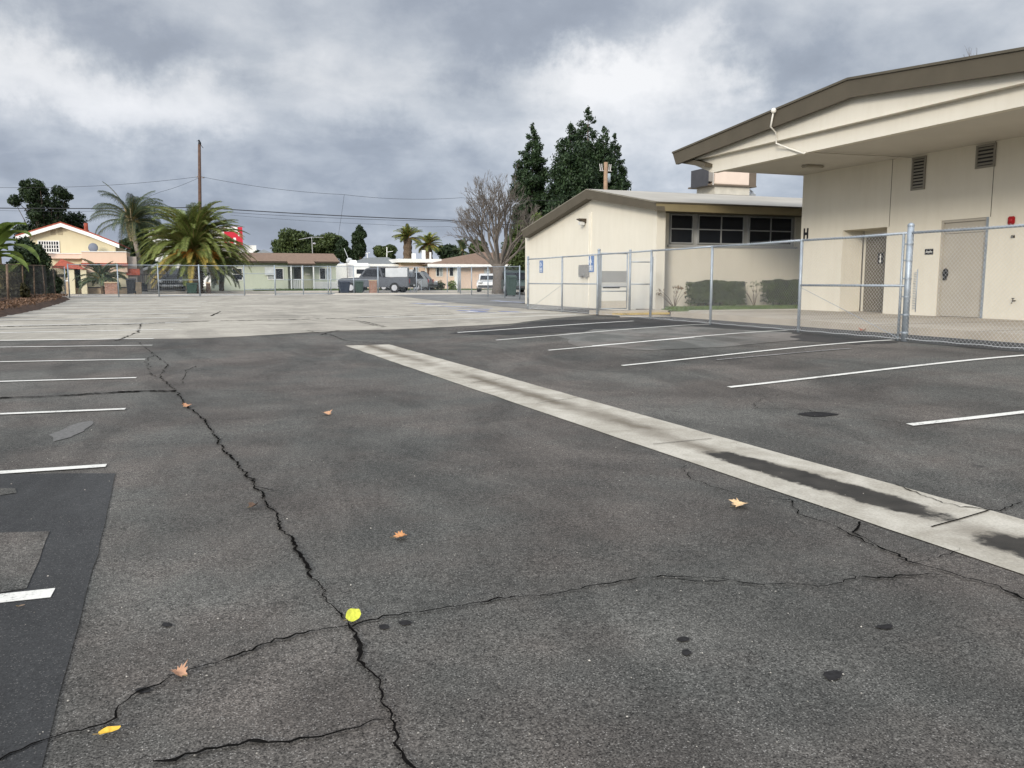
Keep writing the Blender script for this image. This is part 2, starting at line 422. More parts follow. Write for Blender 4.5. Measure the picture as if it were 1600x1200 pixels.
# pale old asphalt: near edge from the photograph's seam
seam = [onT(*p) for p in ((-60,534),(0,533),(160,531),(320,529),(430,523),(525,517),(620,515),(700,511),(800,506),(850,499),(940,492))]
def seamY(x):
    if x <= seam[0].x: return seam[0].y
    for a, b in zip(seam, seam[1:]):
        if a.x <= x <= b.x: return a.y + (b.y-a.y)*(x-a.x)/(b.x-a.x)
    return seam[-1].y
def farY(x): return 53.2
m = MB(); xs = span(-9.4, FENX+.1, .25); NR = 90
for x in xs:
    y0 = seamY(x) + .12*noise.noise(Vector((x*2, 3, 0))) + .05*noise.noise(Vector((x*9, 3, 0)))
    for j in range(NR+1):
        y = y0 + (53.2-y0)*(j/NR); m.v.append((x, y, terr(x, y)+.006))
for i in range(len(xs)-1):
    for j in range(NR):
        k = i*(NR+1)+j; m.f.append((k, k+NR+1, k+NR+2, k+1))
m.build('light_asphalt', ASL, lot)
def line_px(p0, p1, w=.10, off=.010, mat=PAINT, name='parking_line', ext=0):
    a, b = onT(*p0), onT(*p1); a.z = b.z = 0
    d = (b-a).normalized(); b = b + d*ext; n = Vector((-d.y, d.x, 0))*w/2
    return sheet_poly([a-n, b-n, b+n, a+n], off, name, mat)
def ext_left(p0, p1, xl):   # line given by two pixels, extended to world x = xl
    a, b = onT(*p0), onT(*p1); k = (xl-b.x)/(a.x-b.x); return Vector((xl, b.y+(a.y-b.y)*k, 0)), Vector((b.x, b.y, 0))
def line_w(a, b, w, off, mat, name='parking_line'):
    a = Vector((a.x, a.y, 0)); b = Vector((b.x, b.y, 0)); d = (b-a).normalized(); n = Vector((-d.y, d.x, 0))*w/2
    return sheet_poly([a-n, b-n, b+n, a+n], off, name, mat)
for q0, q1, wd, mt in (((0,938),(83,929),.115,PAINT), ((0,740),(166,729),.10,PAINT), ((0,648),(196,640),.10,PAINT), ((0,597),(213,591),.10,PAINT),
                   ((0,566),(227,562),.10,PAINT), ((0,543),(238,540),.10,PAINT), ((0,532.5),(240,529.5),.10,PAINT_OLD)):
    a, b = ext_left(q0, q1, -6.5)
    line_w(a, b, wd, .010, mt)
ys0 = onT(150, 531).y; stp = 2.85
for k in range(1, 11):
    y = ys0 + k*stp
    line_w(Vector((-6.8-.05*k, y-.15, 0)), Vector((-.9 + .12*k, y, 0)), .11, .012, PAINT_OLD)
for q0, q1, mt in (((1421,665),(1600,645),PAINT), ((1139,606),(1600,556),PAINT), ((972,572),(1395,532),PAINT), ((857,548),(1230,517),PAINT), ((775,532),(1110,507),PAINT), ((715,520),(990,502),PAINT_OLD)):
    line_px(q0, q1, .10, .010, mt, ext=(4.5 if q1[0] == 1600 and q0[0] == 1421 else (.3 if q1[0] == 1600 else 0)))
line_px((1120,563),(1330,545), .06, .010, worn_paint('ghost_paint', (.30,.29,.27), .52))
line_px((925,541),(1085,528), .05, .010, PAINT_OLD)
for q0, q1, mt in (((640,502),(900,492),PAINT_OLD), ((600,496.5),(860,488),PAINT_OLD), ((560,496),(620,494),PAINT_OLD)):
    line_px(q0, q1, .10, .012, mt)
for k in range(1, 9):
    y = ys0+(k+.45)*stp; x0_ = -7.2-.1*k
    mm_ = MB(); n_ = 26
    for q in range(n_+1):
        x = x0_+q*(3.4+1.2*math.sin(k*2.1))/n_; hw = (.10+.35*abs(noise.noise(Vector((x*1.3, k, 0)))))*(1-abs(q/n_-.5)*1.7)+.02
        for sg in (-1, 1): yy = y+sg*hw+.1*noise.noise(Vector((x, k*3, 1))); mm_.v.append((x, yy, terr(x, yy)+.009))
    mm_.f = [(2*q, 2*q+1, 2*q+3, 2*q+2) for q in range(n_)]; mm_.build('oil_streak', ASM, lot)
# worn dark strip by the fence
pts = [onT(*p) for p in ((800,508),(860,499),(1010,499),(1130,505),(1250,520),(1330,533),(1180,523),(1000,521))]
def blobpatch(pix, off, name, mat, parent=lot, sub=5, amp=.06):
    w_ = [onT(*p) for p in pix]; c = sum(w_, Vector())/len(w_)
    ring = []
    for i in range(len(w_)):
        a, b = w_[i], w_[(i+1) % len(w_)]
        for k in range(sub):
            p = a.lerp(b, k/sub); nn = noise.noise(Vector((p.x*3, p.y*3, 1)))*amp*min(1, (a-b).length)
            ring.append(p + (p-c).normalized()*nn + Vector((0, noise.noise(Vector((p.x*9, p.y*9, 4)))*amp*.12, 0)))
    m = MB(); NRr = 6
    m.v.append((c.x, c.y, terr(c.x, c.y)+off))
    for k in range(1, NRr+1):
        for p in ring:
            q = c.lerp(p, k/NRr); m.v.append((q.x, q.y, terr(q.x, q.y)+off))
    n = len(ring)
    for j in range(n): m.f.append((0, 1+j, 1+(j+1) % n))
    for k in range(NRr-1):
        for j in range(n): m.f.append((1+k*n+j, 1+(k+1)*n+j, 1+(k+1)*n+(j+1) % n, 1+k*n+(j+1) % n))
    return m.build(name, mat, parent)
blobpatch([(-260,745),(90,741),(180,741),(168,800),(156,850),(128,960),(100,1060),(66,1200),(40,1330),(-420,1330)], .006, 'sealed_patch', ASD, amp=.03)
blobpatch([(-200,840),(0,835),(77,833),(62,880),(42,922),(-60,940),(-260,950)], .010, 'bare_patch', AS, amp=.04)
blobpatch([(0,765),(24,765),(26,772),(0,776)], .010, 'bare_patch', AS, amp=.04)
blobpatch([(78,680),(100,670),(146,657),(140,668),(110,684),(85,690)], .005, 'pale_scuff', M('scuff', (.125,.12,.112), .9, var=.3, scale=30), amp=.3)
blobpatch([(930,515),(1080,510),(1230,520),(1255,530),(1150,541),(1010,548),(900,540),(870,525)], .005, 'worn_pale_patch', asphalt('asphalt_wornpale', (.115,.11,.10), (.20,.19,.175), speck=.3, patch=.35), amp=.3)
for pc, rx_, ry_ in (((303,1058),15,7),((600,982),9,4),((632,974),10,4),((1068,1001),10,4),((1073,1022),8,4.5),((1302,1057),17,8),((1383,981),14,4),((261,978),10,3.5),((224,1079),12,5),
                     ((1203,1125),8,5),((1592,1047),12,4),((1017,783),7,2),((1278,648),30,3.5),((397,693),10,2),((1430,860),9,3),((398,707),8,1.5),((540,688),9,1.5),((628,1130),5,2)):
    if pc[0] in (303, 1203, 1592, 1017, 397, 398, 540, 628, 1430): continue
    blobpatch([(pc[0]+rx_*math.cos(a)*R.uniform(.8,1.15), pc[1]+ry_*math.sin(a)*R.uniform(.8,1.15)) for a in [i*math.pi/5 for i in range(10)]], .006, 'drip_stain', M('stain', (.026,.025,.025), .9, var=.3, scale=40, spec=.05), sub=2, amp=.1)
blobpatch([(700,521),(790,509),(860,500),(1010,499),(1130,506),(1250,521),(1410,535),(1330,538),(1180,528),(1020,517),(880,514),(780,524)], .004, 'dark_worn_strip', asphalt('asphalt_fence', (.035,.035,.035), (.060,.059,.057), speck=.35, patch=.35), amp=.35)
# gutter
def gutter():
    L = [_L[0], None, _L[1]]; Rr = [_R[0], None, _R[1]]
    # side straight lines in world
    def fit(a, b, y): return a.x + (b.x-a.x)*(y-a.y)/(b.y-a.y)
    m = MB(); uvs = []
    ys = span(-3, (L[0].y+Rr[0].y)/2, .35)
    for y in ys:
        xl = fit(L[0], L[2], y); xr = fit(Rr[0], Rr[2], y)
        e = .02*noise.noise(Vector((0, y*4, 0))); xl += e; xr += .02*noise.noise(Vector((5, y*4, 0)))
        for j in range(9):
            u = j/8; x = xl+(xr-xl)*u
            m.v.append((x, y, terr(x, y)+.007+.0)); uvs.append((u, y))
    for i in range(len(ys)-1):
        for j in range(8):
            k = i*9+j; m.f.append((k, k+1, k+10, k+9))
    o = m.build('drainage_gutter', GUT, lot, recalc=False)
    ul = o.data.uv_layers.new(name='UVMap')
    for lp in o.data.loops: ul.data[lp.index].uv = uvs[lp.vertex_index]
    for pa, pb in (((1455,826),(1545,800)), ((1020,696),(1112,687)), ((838,632),(905,622)), ((735,600),(790,592))):
        a, b = onT(*pa), onT(*pb)
        line_w(a, b, .012 if pa[0] > 1300 else .008, .013, CRACK, 'gutter_joint')
    return L, Rr
gutter()
# cracks
crk = MB()
crumb = MB()
def crack(pix, w0, w1=None, jag=1.0, seed=0, fork=.25):
    w1 = w1 if w1 is not None else w0
    P = [onT(*p) for p in pix]; rr = random.Random(seed+int(pix[0][0]))
    near = P[0].length < 12
    pts = []
    for a, b in zip(P, P[1:]):
        L = (b-a).length; n = min(max(2, int(L/.028)), 220)
        for k in range(n): pts.append(a.lerp(b, k/n))
    pts.append(P[-1]); N = len(pts); left = []; right = []; wl = rr.uniform(.6, 1.2)
    for i, p in enumerate(pts):
        d = pts[min(i+1, N-1)]-pts[max(i-1, 0)]; d.z = 0; d.normalize(); n = Vector((-d.y, d.x, 0))
        j = (noise.noise(Vector((p.x*5+seed, p.y*5, 0)))*.035 + noise.noise(Vector((p.x*21, p.y*21, seed)))*.020 + noise.noise(Vector((p.x*70, p.y*70, seed)))*.012)*jag
        if rr.random() < .35: wl = rr.uniform(.25, 1.35)
        wd = (w0+(w1-w0)*i/N)*wl*.85
        q = p+n*j; left.append(q+n*wd*rr.uniform(.3,.8)); right.append(q-n*wd*rr.uniform(.3,.8))
        if near:
            W0 = w0+(w1-w0)*i/N
            for _ in range(5 if W0 > .0149 else 2):
                c = q + n*rr.gauss(0, W0*.85) + d*rr.uniform(-.02,.02); r = rr.uniform(.0015, .0048)*(1 if W0 > .0149 else .7)
                k0 = rr.uniform(0, 6)
                crumb.poly([(c.x+math.cos(k0+t)*r*rr.uniform(.6,1.3), c.y+math.sin(k0+t)*r*rr.uniform(.6,1.3), terr(c.x, c.y)+.0125) for t in (0, 1.5, 3.1, 4.6)])
    i0 = len(crk.v)
    for a, b in zip(left, right):
        for v in (a, b): crk.v.append((v.x, v.y, terr(v.x, v.y)+.012))
    for k in range(N-1): crk.f.append((i0+2*k, i0+2*k+1, i0+2*k+3, i0+2*k+2))
CRK = [([(640,1215),(605,1130),(590,1080),(572,1040),(548,985),(528,965),(500,920),(470,870),(440,825),(410,775),(398,762),(375,730),(350,705),(335,680),(312,650),(290,635),(275,612)], .015, .017),
       ([(275,612),(225,612),(180,614),(120,618),(60,621),(-60,625)], .085, .05),
       ([(-20,1195),(50,1170),(130,1150),(160,1135),(190,1108),(220,1085),(270,1060),(340,1040),(430,1003),(530,985),(548,982)], .013, .012),
       ([(548,982),(600,968),(690,955),(770,940),(860,935),(920,918),(1010,908),(1070,903),(1130,905)], .013, .010),
       ([(1060,907),(1120,912),(1200,915),(1280,920),(1340,905),(1420,903),(1480,900)], .011, .011),
       ([(240,1200),(340,1175),(420,1165),(500,1155),(560,1140),(600,1130)], .014, .012),
       ([(1600,940),(1560,920),(1500,903),(1430,882),(1370,855),(1335,835),(1338,825),(1345,818)], .013, .013),
       ([(1370,855),(1300,825),(1250,805),(1238,795),(1240,785)], .010, .009),
       ([(1240,785),(1180,778),(1120,765),(1080,750),(1065,735),(1075,727)], .008, .007),
       ([(1600,788),(1560,800),(1500,795),(1440,775),(1400,760)], .010, .010),
       ([(398,762),(420,768),(440,769)], .012, .006), ([(1425,880),(1480,868),(1500,860)], .006, .004),
       ([(275,612),(250,590),(262,570),(235,550),(215,535)], .012, .015), ([(285,600),(290,580),(310,572)], .012, .008), ([(240,590),(228,565),(240,556)], .012, .01),
       ([(290,575),(400,565),(520,560),(600,555)], .007, .005), ([(350,612),(480,610),(560,604)], .008, .004),
       ([(1450,665),(1330,655),(1250,640),(1180,640),(1185,625),(1250,610)], .008, .004),
       ([(800,572),(900,568),(930,575),(960,570)], .010, .006),
       ([(480,517),(520,525),(540,533),(600,538)], .03, .02), ([(500,524),(530,516)], .04, .02), ([(560,503),(600,512)], .04, .03)]
for i, (pp, a, b) in enumerate(CRK): crack(pp, a, b, seed=i*3, jag=(1 if i < 14 else 1.6))
# long joints across the pale asphalt
crack([(-40,512),(200,507),(330,502),(450,500),(600,495),(710,491)], .16, .09, jag=1.5, seed=40, fork=0)
crack([(220,492),(340,490),(400,488)], .06, .04, jag=1.5, seed=41, fork=0); crack([(330,494),(345,487)], .10, .05, seed=42)
crack([(540,500),(570,503),(602,511)], .06, .04, seed=43); crack([(180,533),(215,520),(222,505)], .05, .03, jag=2, seed=44)
crk.build('crack_lines', CRACK, lot, recalc=False); crumb.build('crack_crumbs', CRACK, lot, recalc=False)
# faded accessible bay paint
for q0, q1, mt, wd in (((655,475),(700,475.5),PAINT_BLUE,.35), ((665,478),(690,478),PAINT_OLD,.30), ((735,485),(765,484.5),PAINT_BLUE,.4), ((715,485.5),(760,487.5),PAINT_BLUE,.22),
                       ((730,487),(750,487.2),PAINT_OLD,.30), ((690,479),(735,480),PAINT_HAZE,.55), ((700,483),(770,482),PAINT_HAZE,.30), ((780,487),(812,488),PAINT_BLUE,.2),
                       ((645,474),(675,476),PAINT_HAZE,.4), ((720,489),(775,489),PAINT_HAZE,.15),((770,470),(822,473),PAINT_HAZE,.5)):
    line_px(q0, q1, wd, .012, mt, 'bay_marking')
# lane beyond the fence, walkway, kerb, lawn strip
FLOOR = .60
wk = [onX(1240, 500, 12.4)[0]]
lane = MB().grid(span(FENX-.1, 13.55, .5), span(-9, 44, .5), lambda x, y: terr(x, y)+.005).build('service_lane', ASN); tag(lane, kind='structure')
m = MB(); m.box(12.45, 30, -9, 20.6, .3, FLOOR); walk = m.build('walkway', CONC); tag(walk, kind='structure')
jm = MB()
for y in span(-6, 20, 2.4): jm.box(12.47, 17, y-.006, y+.006, FLOOR+.001, FLOOR+.004)
jm.build('expansion_joint', M('joint', (.12,.11,.095), .9), walk)
m = MB(); m.box(13.3, 30, 20.65, 21.0, .3, FLOOR+.02); tag(m.build('lawn_kerb', CONCG), kind='structure')
m = MB(); m.box(13.3, 30, 21.0, 24.2, .3, FLOOR-.04); tag(m.build('planting_bed', SOIL), kind='structure')
m = MB(); m.grid(span(FENX+.11, 13.58, .5), span(27.6, 36, .5), lambda x, y: terr(x, y)+.010); m.grid(span(FENX+.11, 26, .5), span(36.01, 53.2, .5), lambda x, y: terr(x, y)+.010); tag(m.build('service_lane', ASM), kind='structure')
# ------------------------------------------------------------------ grass helper
def grass(name, x0, x1, y0, y1, zf, n, h, mat, kind='stuff'):
    m = MB(); rr = random.Random(n)
    for _ in range(n):
        x, y = rr.uniform(x0, x1), rr.uniform(y0, y1); z = zf(x, y); a = rr.uniform(0, 6.28); w_ = h*.22
        hh = h*rr.uniform(.5, 1.2); lx, ly = rr.uniform(-.4,.4)*h, rr.uniform(-.4,.4)*h
        i = len(m.v); m.v += [(x-w_*math.cos(a), y-w_*math.sin(a), z), (x+w_*math.cos(a), y+w_*math.sin(a), z), (x+lx, y+ly, z+hh)]; m.f.append((i, i+1, i+2))
    o = m.build(name, mat, recalc=False); tag(o, kind=kind); return o
GRASSM = leafmat('grass_blades', (.035,.060,.012), (.13,.19,.045), sc_=.8)
GRASSB = M('lawn_base', (.075,.11,.032), .95, var=.35, scale=2)
tag(MB().box(13.32, 30, 21.0, 22.6, .4, FLOOR+.01).build('lawn', GRASSB), kind='structure')
o = grass('grass', 13.4, 26, 21.0, 22.6, lambda x, y: FLOOR+.01, 16000, .09, GRASSM); tag(o, 'strip of green lawn along the foot of the hedges', 'grass')
# ------------------------------------------------------------------ fences
def byheight(px, yt, yb, h):
    lo, hi = 1.0, 300.0
    for _ in range(50):
        t = (lo+hi)/2; p = CAM + ray(px, yb)*t
        q = p + Vector((0,0,h)) - CAM
        y = 600 - F*q.dot(UP)/q.dot(FW)
        if y < yt: lo = t
        else: hi = t
    return p
def chainlink(m, A, B, H, r=.0018, pitch=.0714, z0f=None, top=.035, wob=0.0):
    """two families of straight 45-degree wires between ground points A and B"""
    A = Vector(A); B = Vector(B); d = B-A; d.z = 0; L = d.length; d.normalize(); n = Vector((-d.y, d.x, 0))
    lo = .03; Ht = H+top
    for s in (1, -1):
        k = -Ht
        while k < L+Ht:
            # u = k + s*z
            if s > 0: za, zb = max(lo, -k), min(Ht, L-k)
            else: za, zb = max(lo, k-L), min(Ht, k)
            if zb-za > .02:
                pts = []
                nseg = 3
                for q in range(nseg+1):
                    z = za+(zb-za)*q/nseg; u = k+s*z; t = u/L
                    p = A.lerp(B, t); b = noise.noise(Vector((u*.7+A.x, z*.8, A.y)))*.02*wob
                    pts.append(Vector((p.x, p.y, p.z+z)) + n*(s*.002+b))
                m.tube(pts, r, 3, False)
            k += pitch
def post(m, p, h, r): m.tube([(p.x, p.y, p.z-.05), (p.x, p.y, p.z+h)], r, 10); m.ell((p.x, p.y, p.z+h), r*1.12, r*1.12, r*.9, 10, 6)
def gp(x, y): return Vector((x, y, terr(x, y)))
fence = thing('chain_link_fence', 'galvanized chain link fence running along the stall ends in front of the cream buildings', 'fence', (FENX, 15, .45))
PX_ = [825, 878, 933, 1016, 1110, 1248, 1415]
PY_ = [onX(px, 500, FENX)[0] for px in PX_]
allY = PY_ + [PY_[-1]-3.05, PY_[-1]-6.1, PY_[-1]-9.15]
for i, y in enumerate(allY):
    big = i in (0, 6)
    pm = MB(); p = gp(FENX, y); post(pm, p, 1.92 if i == 6 else (1.88 if i == 0 else 1.80), .052 if i == 6 else (.042 if big else .031))
    po = pm.build('post', GALV, fence, smooth=True)
    if i in (0, 6, 7):
        for z in (.15,.45,.75,1.05,1.35,1.62):
            bm_ = MB(); r = .058 if i == 6 else .048
            bm_.tube([(p.x,p.y,p.z+z-.013),(p.x,p.y,p.z+z+.013)], r, 10); bm_.box(p.x-.012,p.x+.012,p.y+r-.01,p.y+r+.045,p.z+z-.012,p.z+z+.012); bm_.build('band', GALV, po)
y0, y1 = allY[-1], allY[0]
for a, b in zip(allY, allY[1:]):
    rl = MB(); rl.tube([(FENX, a, terr(FENX, a)+1.80), (FENX, (a+b)/2, (terr(FENX, a)+terr(FENX, b))/2+1.792), (FENX, b, terr(FENX, b)+1.80)], .0215, 10); rl.build('top_rail', GALV, fence, smooth=True)
for a, b in ((allY[5], allY[6]), (allY[0], allY[1]), (allY[1], allY[2])):
    mr = MB(); mr.tube([(FENX, a, terr(FENX, a)+.93), (FENX, b, terr(FENX, b)+.93)], .021, 8); mr.build('mid_rail', GALV, fence, smooth=True)
bw = MB(); bw.tube([(FENX-.02, allY[5], terr(FENX, allY[5])+.90), (FENX-.02, allY[6]+.1, .50)], .005, 5); bw.build('brace_wire', GALV, fence); bw = MB()
bw.tube([(FENX, allY[1], terr(FENX, allY[1])+.90), (FENX, allY[0], .42)], .006, 5); bw.build('brace_wire', GALV, fence)
# hinge pipe beside the thick post
hp = MB(); p = gp(FENX, allY[6]+.14); hp.tube([p, p+Vector((0,0,1.80))], .022, 8)
p2 = gp(FENX, allY[6]-.14)
for k in range(22): hp.tube([p2+Vector((0,.02,.55+k*.028)), p2+Vector((0,-.05,.56+k*.028))], .006, 4)
hp.tube([p2+Vector((0,-.05,.5)), p2+Vector((0,-.05,1.2))], .008, 5)
hp.build('hinge_pipe', GALV, fence, smooth=True)
cm = MB()
for a, b in zip(allY, allY[1:]): chainlink(cm, gp(FENX-.025, a), gp(FENX-.025, b), 1.80, r=.0014, wob=1, pitch=.0714)
cm.build('wire_mesh', GALVW, fence, recalc=False)
tw = MB(); tw.tube([(FENX-.03, y, terr(FENX, y)+.05+.006*math.sin(y*9)) for y in span(y0, y1, .12)], .003, 4); tw.build('tension_wire', GALVW, fence)
# cross fence with pedestrian gate
YG = PY_[2]+.05
gate = thing('pedestrian_gate', 'narrow chain link walk gate with grey plates and push bar beside the gable wall', 'gate', (12.2, YG, FLOOR))
def gx_(px): return onY(px, 480, YG)[0]
def gz_(py, px=960): return onY(px, py, YG)[1]
zb = gz_(483)
for px, yt, r in ((935,391,.045),(983.5,391,.035),(1018,402,.032)):
    mm = MB(); mm.tube([(gx_(px),YG,zb-.1),(gx_(px),YG,gz_(yt))], r, 10); mm.ell((gx_(px),YG,gz_(yt)), r*1.2, r*1.2, r, 8, 5); mm.build('post', GALV, gate, smooth=True)
xa, xb, xc_, xd = gx_(938.5), gx_(979), gx_(985), gx_(1018)
fm = MB()
for x in (xa, xb): fm.tube([(x,YG,zb+.03),(x,YG,gz_(396))], .021, 8)
for y in (396, 448, 455, 482): fm.tube([(xa,YG,gz_(y)),(xb,YG,gz_(y))], .018, 8)
fm.build('leaf_frame', GALV, gate, smooth=True)
PLATE = M('grey_plate', (.30,.30,.285), .5, .3, var=.05)
MB().box(xa,xb,YG-.012,YG-.006,gz_(441.5),gz_(423.5)).build('upper_plate', PLATE, gate)
MB().box(xa,xb,YG-.013,YG-.007,gz_(448.5),gz_(442)).build('latch_plate', M('pale_plate', (.50,.50,.48), .45, .3, var=.05), gate)
MB().box(xa,xb,YG-.012,YG-.006,gz_(481.5),gz_(470)).build('kick_plate', M('kick', (.42,.38,.31), .6, var=.08), gate)
MB().box(xa+.05,xb-.28,YG-.08,YG-.015,gz_(450.5),gz_(448)).build('push_bar', BLACK, gate, bevel=.006)
for y in (409, 444): MB().tube([(xc_,YG,gz_(y)),(xd,YG,gz_(y))], .017, 8).build('side_rail', GALV, gate, smooth=True)
cm = MB(); chainlink(cm, (xa,YG,zb), (xb,YG,zb), gz_(396)-zb-.04, wob=.3); chainlink(cm, (xc_,YG,zb), (xd,YG,zb), gz_(404)-zb, wob=.3); cm.build('wire_mesh', GALVW, gate, recalc=False)
# yellow kerb edge and pale ramp at the gate
ka = onT(940,485); 
m = MB(); m.box(FENX+.4, 13.3, YG-.36, YG-.25, .3, FLOOR-.085); o = m.build('kerb', PAINT_YEL); tag(o, kind='structure')
m = MB(); m.box(FENX+.05, 13.55, YG-.25, YG+.6, .3, FLOOR-.02); tag(m.build('gate_landing', CONC), kind='structure')
sheet_poly([(10.8, YG-1.9), (12.6, YG-1.9), (12.6, YG-.9), (11.3, YG-.9)], .012, 'pale_ramp_patch', CONC)
# far fence
FP = [(108,419,468),(185,414,466),(248,415,466),(312,415.5,464),(382,415.5,463.3),(430,415.5,462.5)]
FP2 = [(430,415.5,462.5),(474,416,461),(513,416,461),(553,416,460.5),(591,416,460)]
far = thing('chain_link_fence', 'long galvanized chain link fence across the far end of the lot before the street', 'fence', (4, 51, .6))
def ground_at(p, h): return Vector((p.x, p.y, terr(p.x, p.y)))
A = byheight(185, 414, 466, 1.83); Bp = byheight(591, 416, 460, 1.83); Cc = byheight(716, 417, 460, 1.83); Dd = byheight(800, 411.5, 463.5, 1.83)
def on_line(px, P, Q):
    d = ray(px, 450); t = (Q-P); # solve cam + s*d = P + k*t in XY
    det = d.x*(-t.y) - d.y*(-t.x); s_ = (P.x*(-t.y) - P.y*(-t.x))/det
    return Vector((d.x*s_, d.y*s_, 0))
def farpost(px, P, Q, h=1.80, r=.032, gr=far):
    p = on_line(px, P, Q); p.z = terr(p.x, p.y); m = MB(); post(m, p, h, r); m.build('post', GALV, gr, smooth=True); return p
seg1 = [farpost(px, A, Bp, r=.045 if px in (312, 430, 591) else .034) for px in (108,185,248,312,382,430,474,513,517,553,591)]
seg2 = [farpost(px, Bp, Cc, r=.03 if px < 700 else .05) for px in (651,699,716,719)]
seg3 = [farpost(px, Cc, Dd) for px in (737,762.5,789,812)]
F_ALL = seg1+seg2+seg3
rl = MB(); cm = MB(); br = MB()
for a, b in zip(F_ALL, F_ALL[1:]):
    up_ = Vector((0,0,1.78)); rl.tube([a+up_, b+up_], .021, 6)
    if (b-a).length > .3: chainlink(cm, a, b, 1.78, r=.0011)
rl.build('top_rail', GALV, far)
for a, b in zip(seg1[5:], seg1[6:]):
    br.tube([a+Vector((0,0,.95)), b+Vector((0,0,.95))], .02, 6); br.tube([a+Vector((0,0,.08)), b+Vector((0,0,.08))], .022, 6)
a, b = seg1[4], seg1[5]
for z in (.38, 1.32): br.tube([a+Vector((0,0,z)), b+Vector((0,0,z))], .02, 6)
for a, b in zip(seg1[2:4], seg1[3:5]): br.tube([a+Vector((0,0,.08)), b+Vector((0,0,.08))], .018, 6)
a, b = seg1[2], seg1[3]; br.tube([a+Vector((0,0,.95)), b+Vector((0,0,.95))], .018, 6)
br.build('gate_rail', GALV, far); cm.build('wire_mesh', GALV, far, recalc=False)
# rubble along the foot of the right part of the far fence
# rusty left fence
LP = [byheight(8,422,490,1.7), byheight(103,421,467,1.7)]
lf = thing('chain_link_fence', 'old rusty chain link fence with dark mesh beside the planting bed at left', 'fence', tuple(LP[1]))
LF = []
for px in (-110, -50, 11, 35, 53, 70, 86, 102):
    p = on_line(px, LP[0], LP[1]); p.z = terr(p.x, p.y)+.02
    m = MB(); m.tube([p, p+Vector((R.uniform(-.06,.06),R.uniform(-.05,.05),1.68))], .028 if px != 11 else .045, 8); m.build('post', GALV if px == 102 else RUSTG, lf, smooth=True); LF.append(p)
rl = MB(); cm = MB()
for a, b in zip(LF, LF[1:]):
    rl.tube([a+Vector((0,0,1.68)), b+Vector((0,0,1.68))], .02, 6); chainlink(cm, a, b, 1.66, r=.0022)
rl.build('top_rail', RUSTG, lf); cm.build('wire_mesh', DARKW, lf, recalc=False)
# ------------------------------------------------------------------ wall with holes in a vertical plane
def wall_plane(m, axis, c, thick, u0, u1, v0, v1, holes):
    """axis 'x': plane x=c, u is y ; axis 'y': plane y=c, u is x. thick extends to +axis. holes (u0,u1,v0,v1)"""
    us = sorted({u0, u1, *[h[0] for h in holes], *[h[1] for h in holes]}); vs = sorted({v0, v1, *[h[2] for h in holes], *[h[3] for h in holes]})
    P = (lambda u, v, d: (c+d, u, v)) if axis == 'x' else (lambda u, v, d: (u, c+d, v))
    for a, b in zip(us, us[1:]):
        for e, f in zip(vs, vs[1:]):
            cu, cv_ = (a+b)/2, (e+f)/2
            if any(h[0] < cu < h[1] and h[2] < cv_ < h[3] for h in holes): continue
            for d in (0, thick): m.poly([P(a,e,d),P(b,e,d),P(b,f,d),P(a,f,d)])
    for h in holes + [(u0, u1, v0, v1)]:
        for (ua, va, ub, vb) in ((h[0],h[2],h[1],h[2]),(h[1],h[2],h[1],h[3]),(h[1],h[3],h[0],h[3]),(h[0],h[3],h[0],h[2])):
            m.poly([P(ua,va,0),P(ub,vb,0),P(ub,vb,thick),P(ua,va,thick)])
# ------------------------------------------------------------------ canopy building (right)
XA = onT(0, 0) and None
d_ = ray(1380, 490); t_ = (FLOOR-EYE)/d_.z; XA = d_.x*t_
yA = lambda px, py=450: onX(px, py, XA)[0]
zA = lambda px, py: onX(px, py, XA)[1]
SOF = 4.62
YA1 = yA(1248); YA0 = 2.0
bA = thing('school_building', 'cream building with wide gabled canopy roof and two door openings on the right', 'building', (XA, 12, FLOOR))
r1 = (yA(1381), yA(1313), FLOOR-.1, (zA(1381,355.5)+zA(1313,360))/2)
r2 = (yA(1536), yA(1464), FLOOR-.1, (zA(1536,339)+zA(1464,346))/2)
m = MB(); wall_plane(m, 'x', XA, .25, YA0, YA1, FLOOR-.2, SOF, [r1, r2])
m.box(XA+.25, XA+12, YA1-.25, YA1, FLOOR-.2, SOF)
wl = m.build('wall', CREAM, bA)
for px, py0, py1 in ((1384,249,355),(1540,261,339)):
    y = yA(px); sm_ = MB(); sm_.box(XA-.003, XA+.004, y-.008, y+.008, r1[3] if px == 1384 else r2[3], SOF); sm_.build('wall_joint', M('joint_dark', (.10,.09,.07), .9), wl)
# recess
dr = ray(1344, 450); XR = dr.x*(r1[1]/dr.y)
m = MB(); m.poly([(XA+.25, r1[1], FLOOR), (XR, r1[1], FLOOR), (XR, r1[1], r1[3]), (XA+.25, r1[1], r1[3])]); m.poly([(XA+.25, r1[0], FLOOR), (XR, r1[0], FLOOR), (XR, r1[0], r1[3]), (XA+.25, r1[0], r1[3])])
m.poly([(XA+.25, r1[0], r1[3]), (XR+.3, r1[0], r1[3]), (XR+.3, r1[1], r1[3]), (XA+.25, r1[1], r1[3])])
m.poly([(XR+.05, r1[0]-.0, FLOOR), (XR+.05, r1[1], FLOOR), (XR+.05, r1[1], r1[3]), (XR+.05, r1[0], r1[3])])
m.build('recess_wall', CREAM, bA)
d1 = MB().box(XR-.02, XR+.04, r1[0]+.05, r1[1]-.16, FLOOR+.01, FLOOR+2.13).build('door', M('door_dark', (.13,.115,.09), .5, var=.06), bA)
MB().box(XR-.035, XR-.021, r1[0]+.62, r1[0]+.66, FLOOR+.1, FLOOR+2.1).build('edge_strip', BLACK, d1)
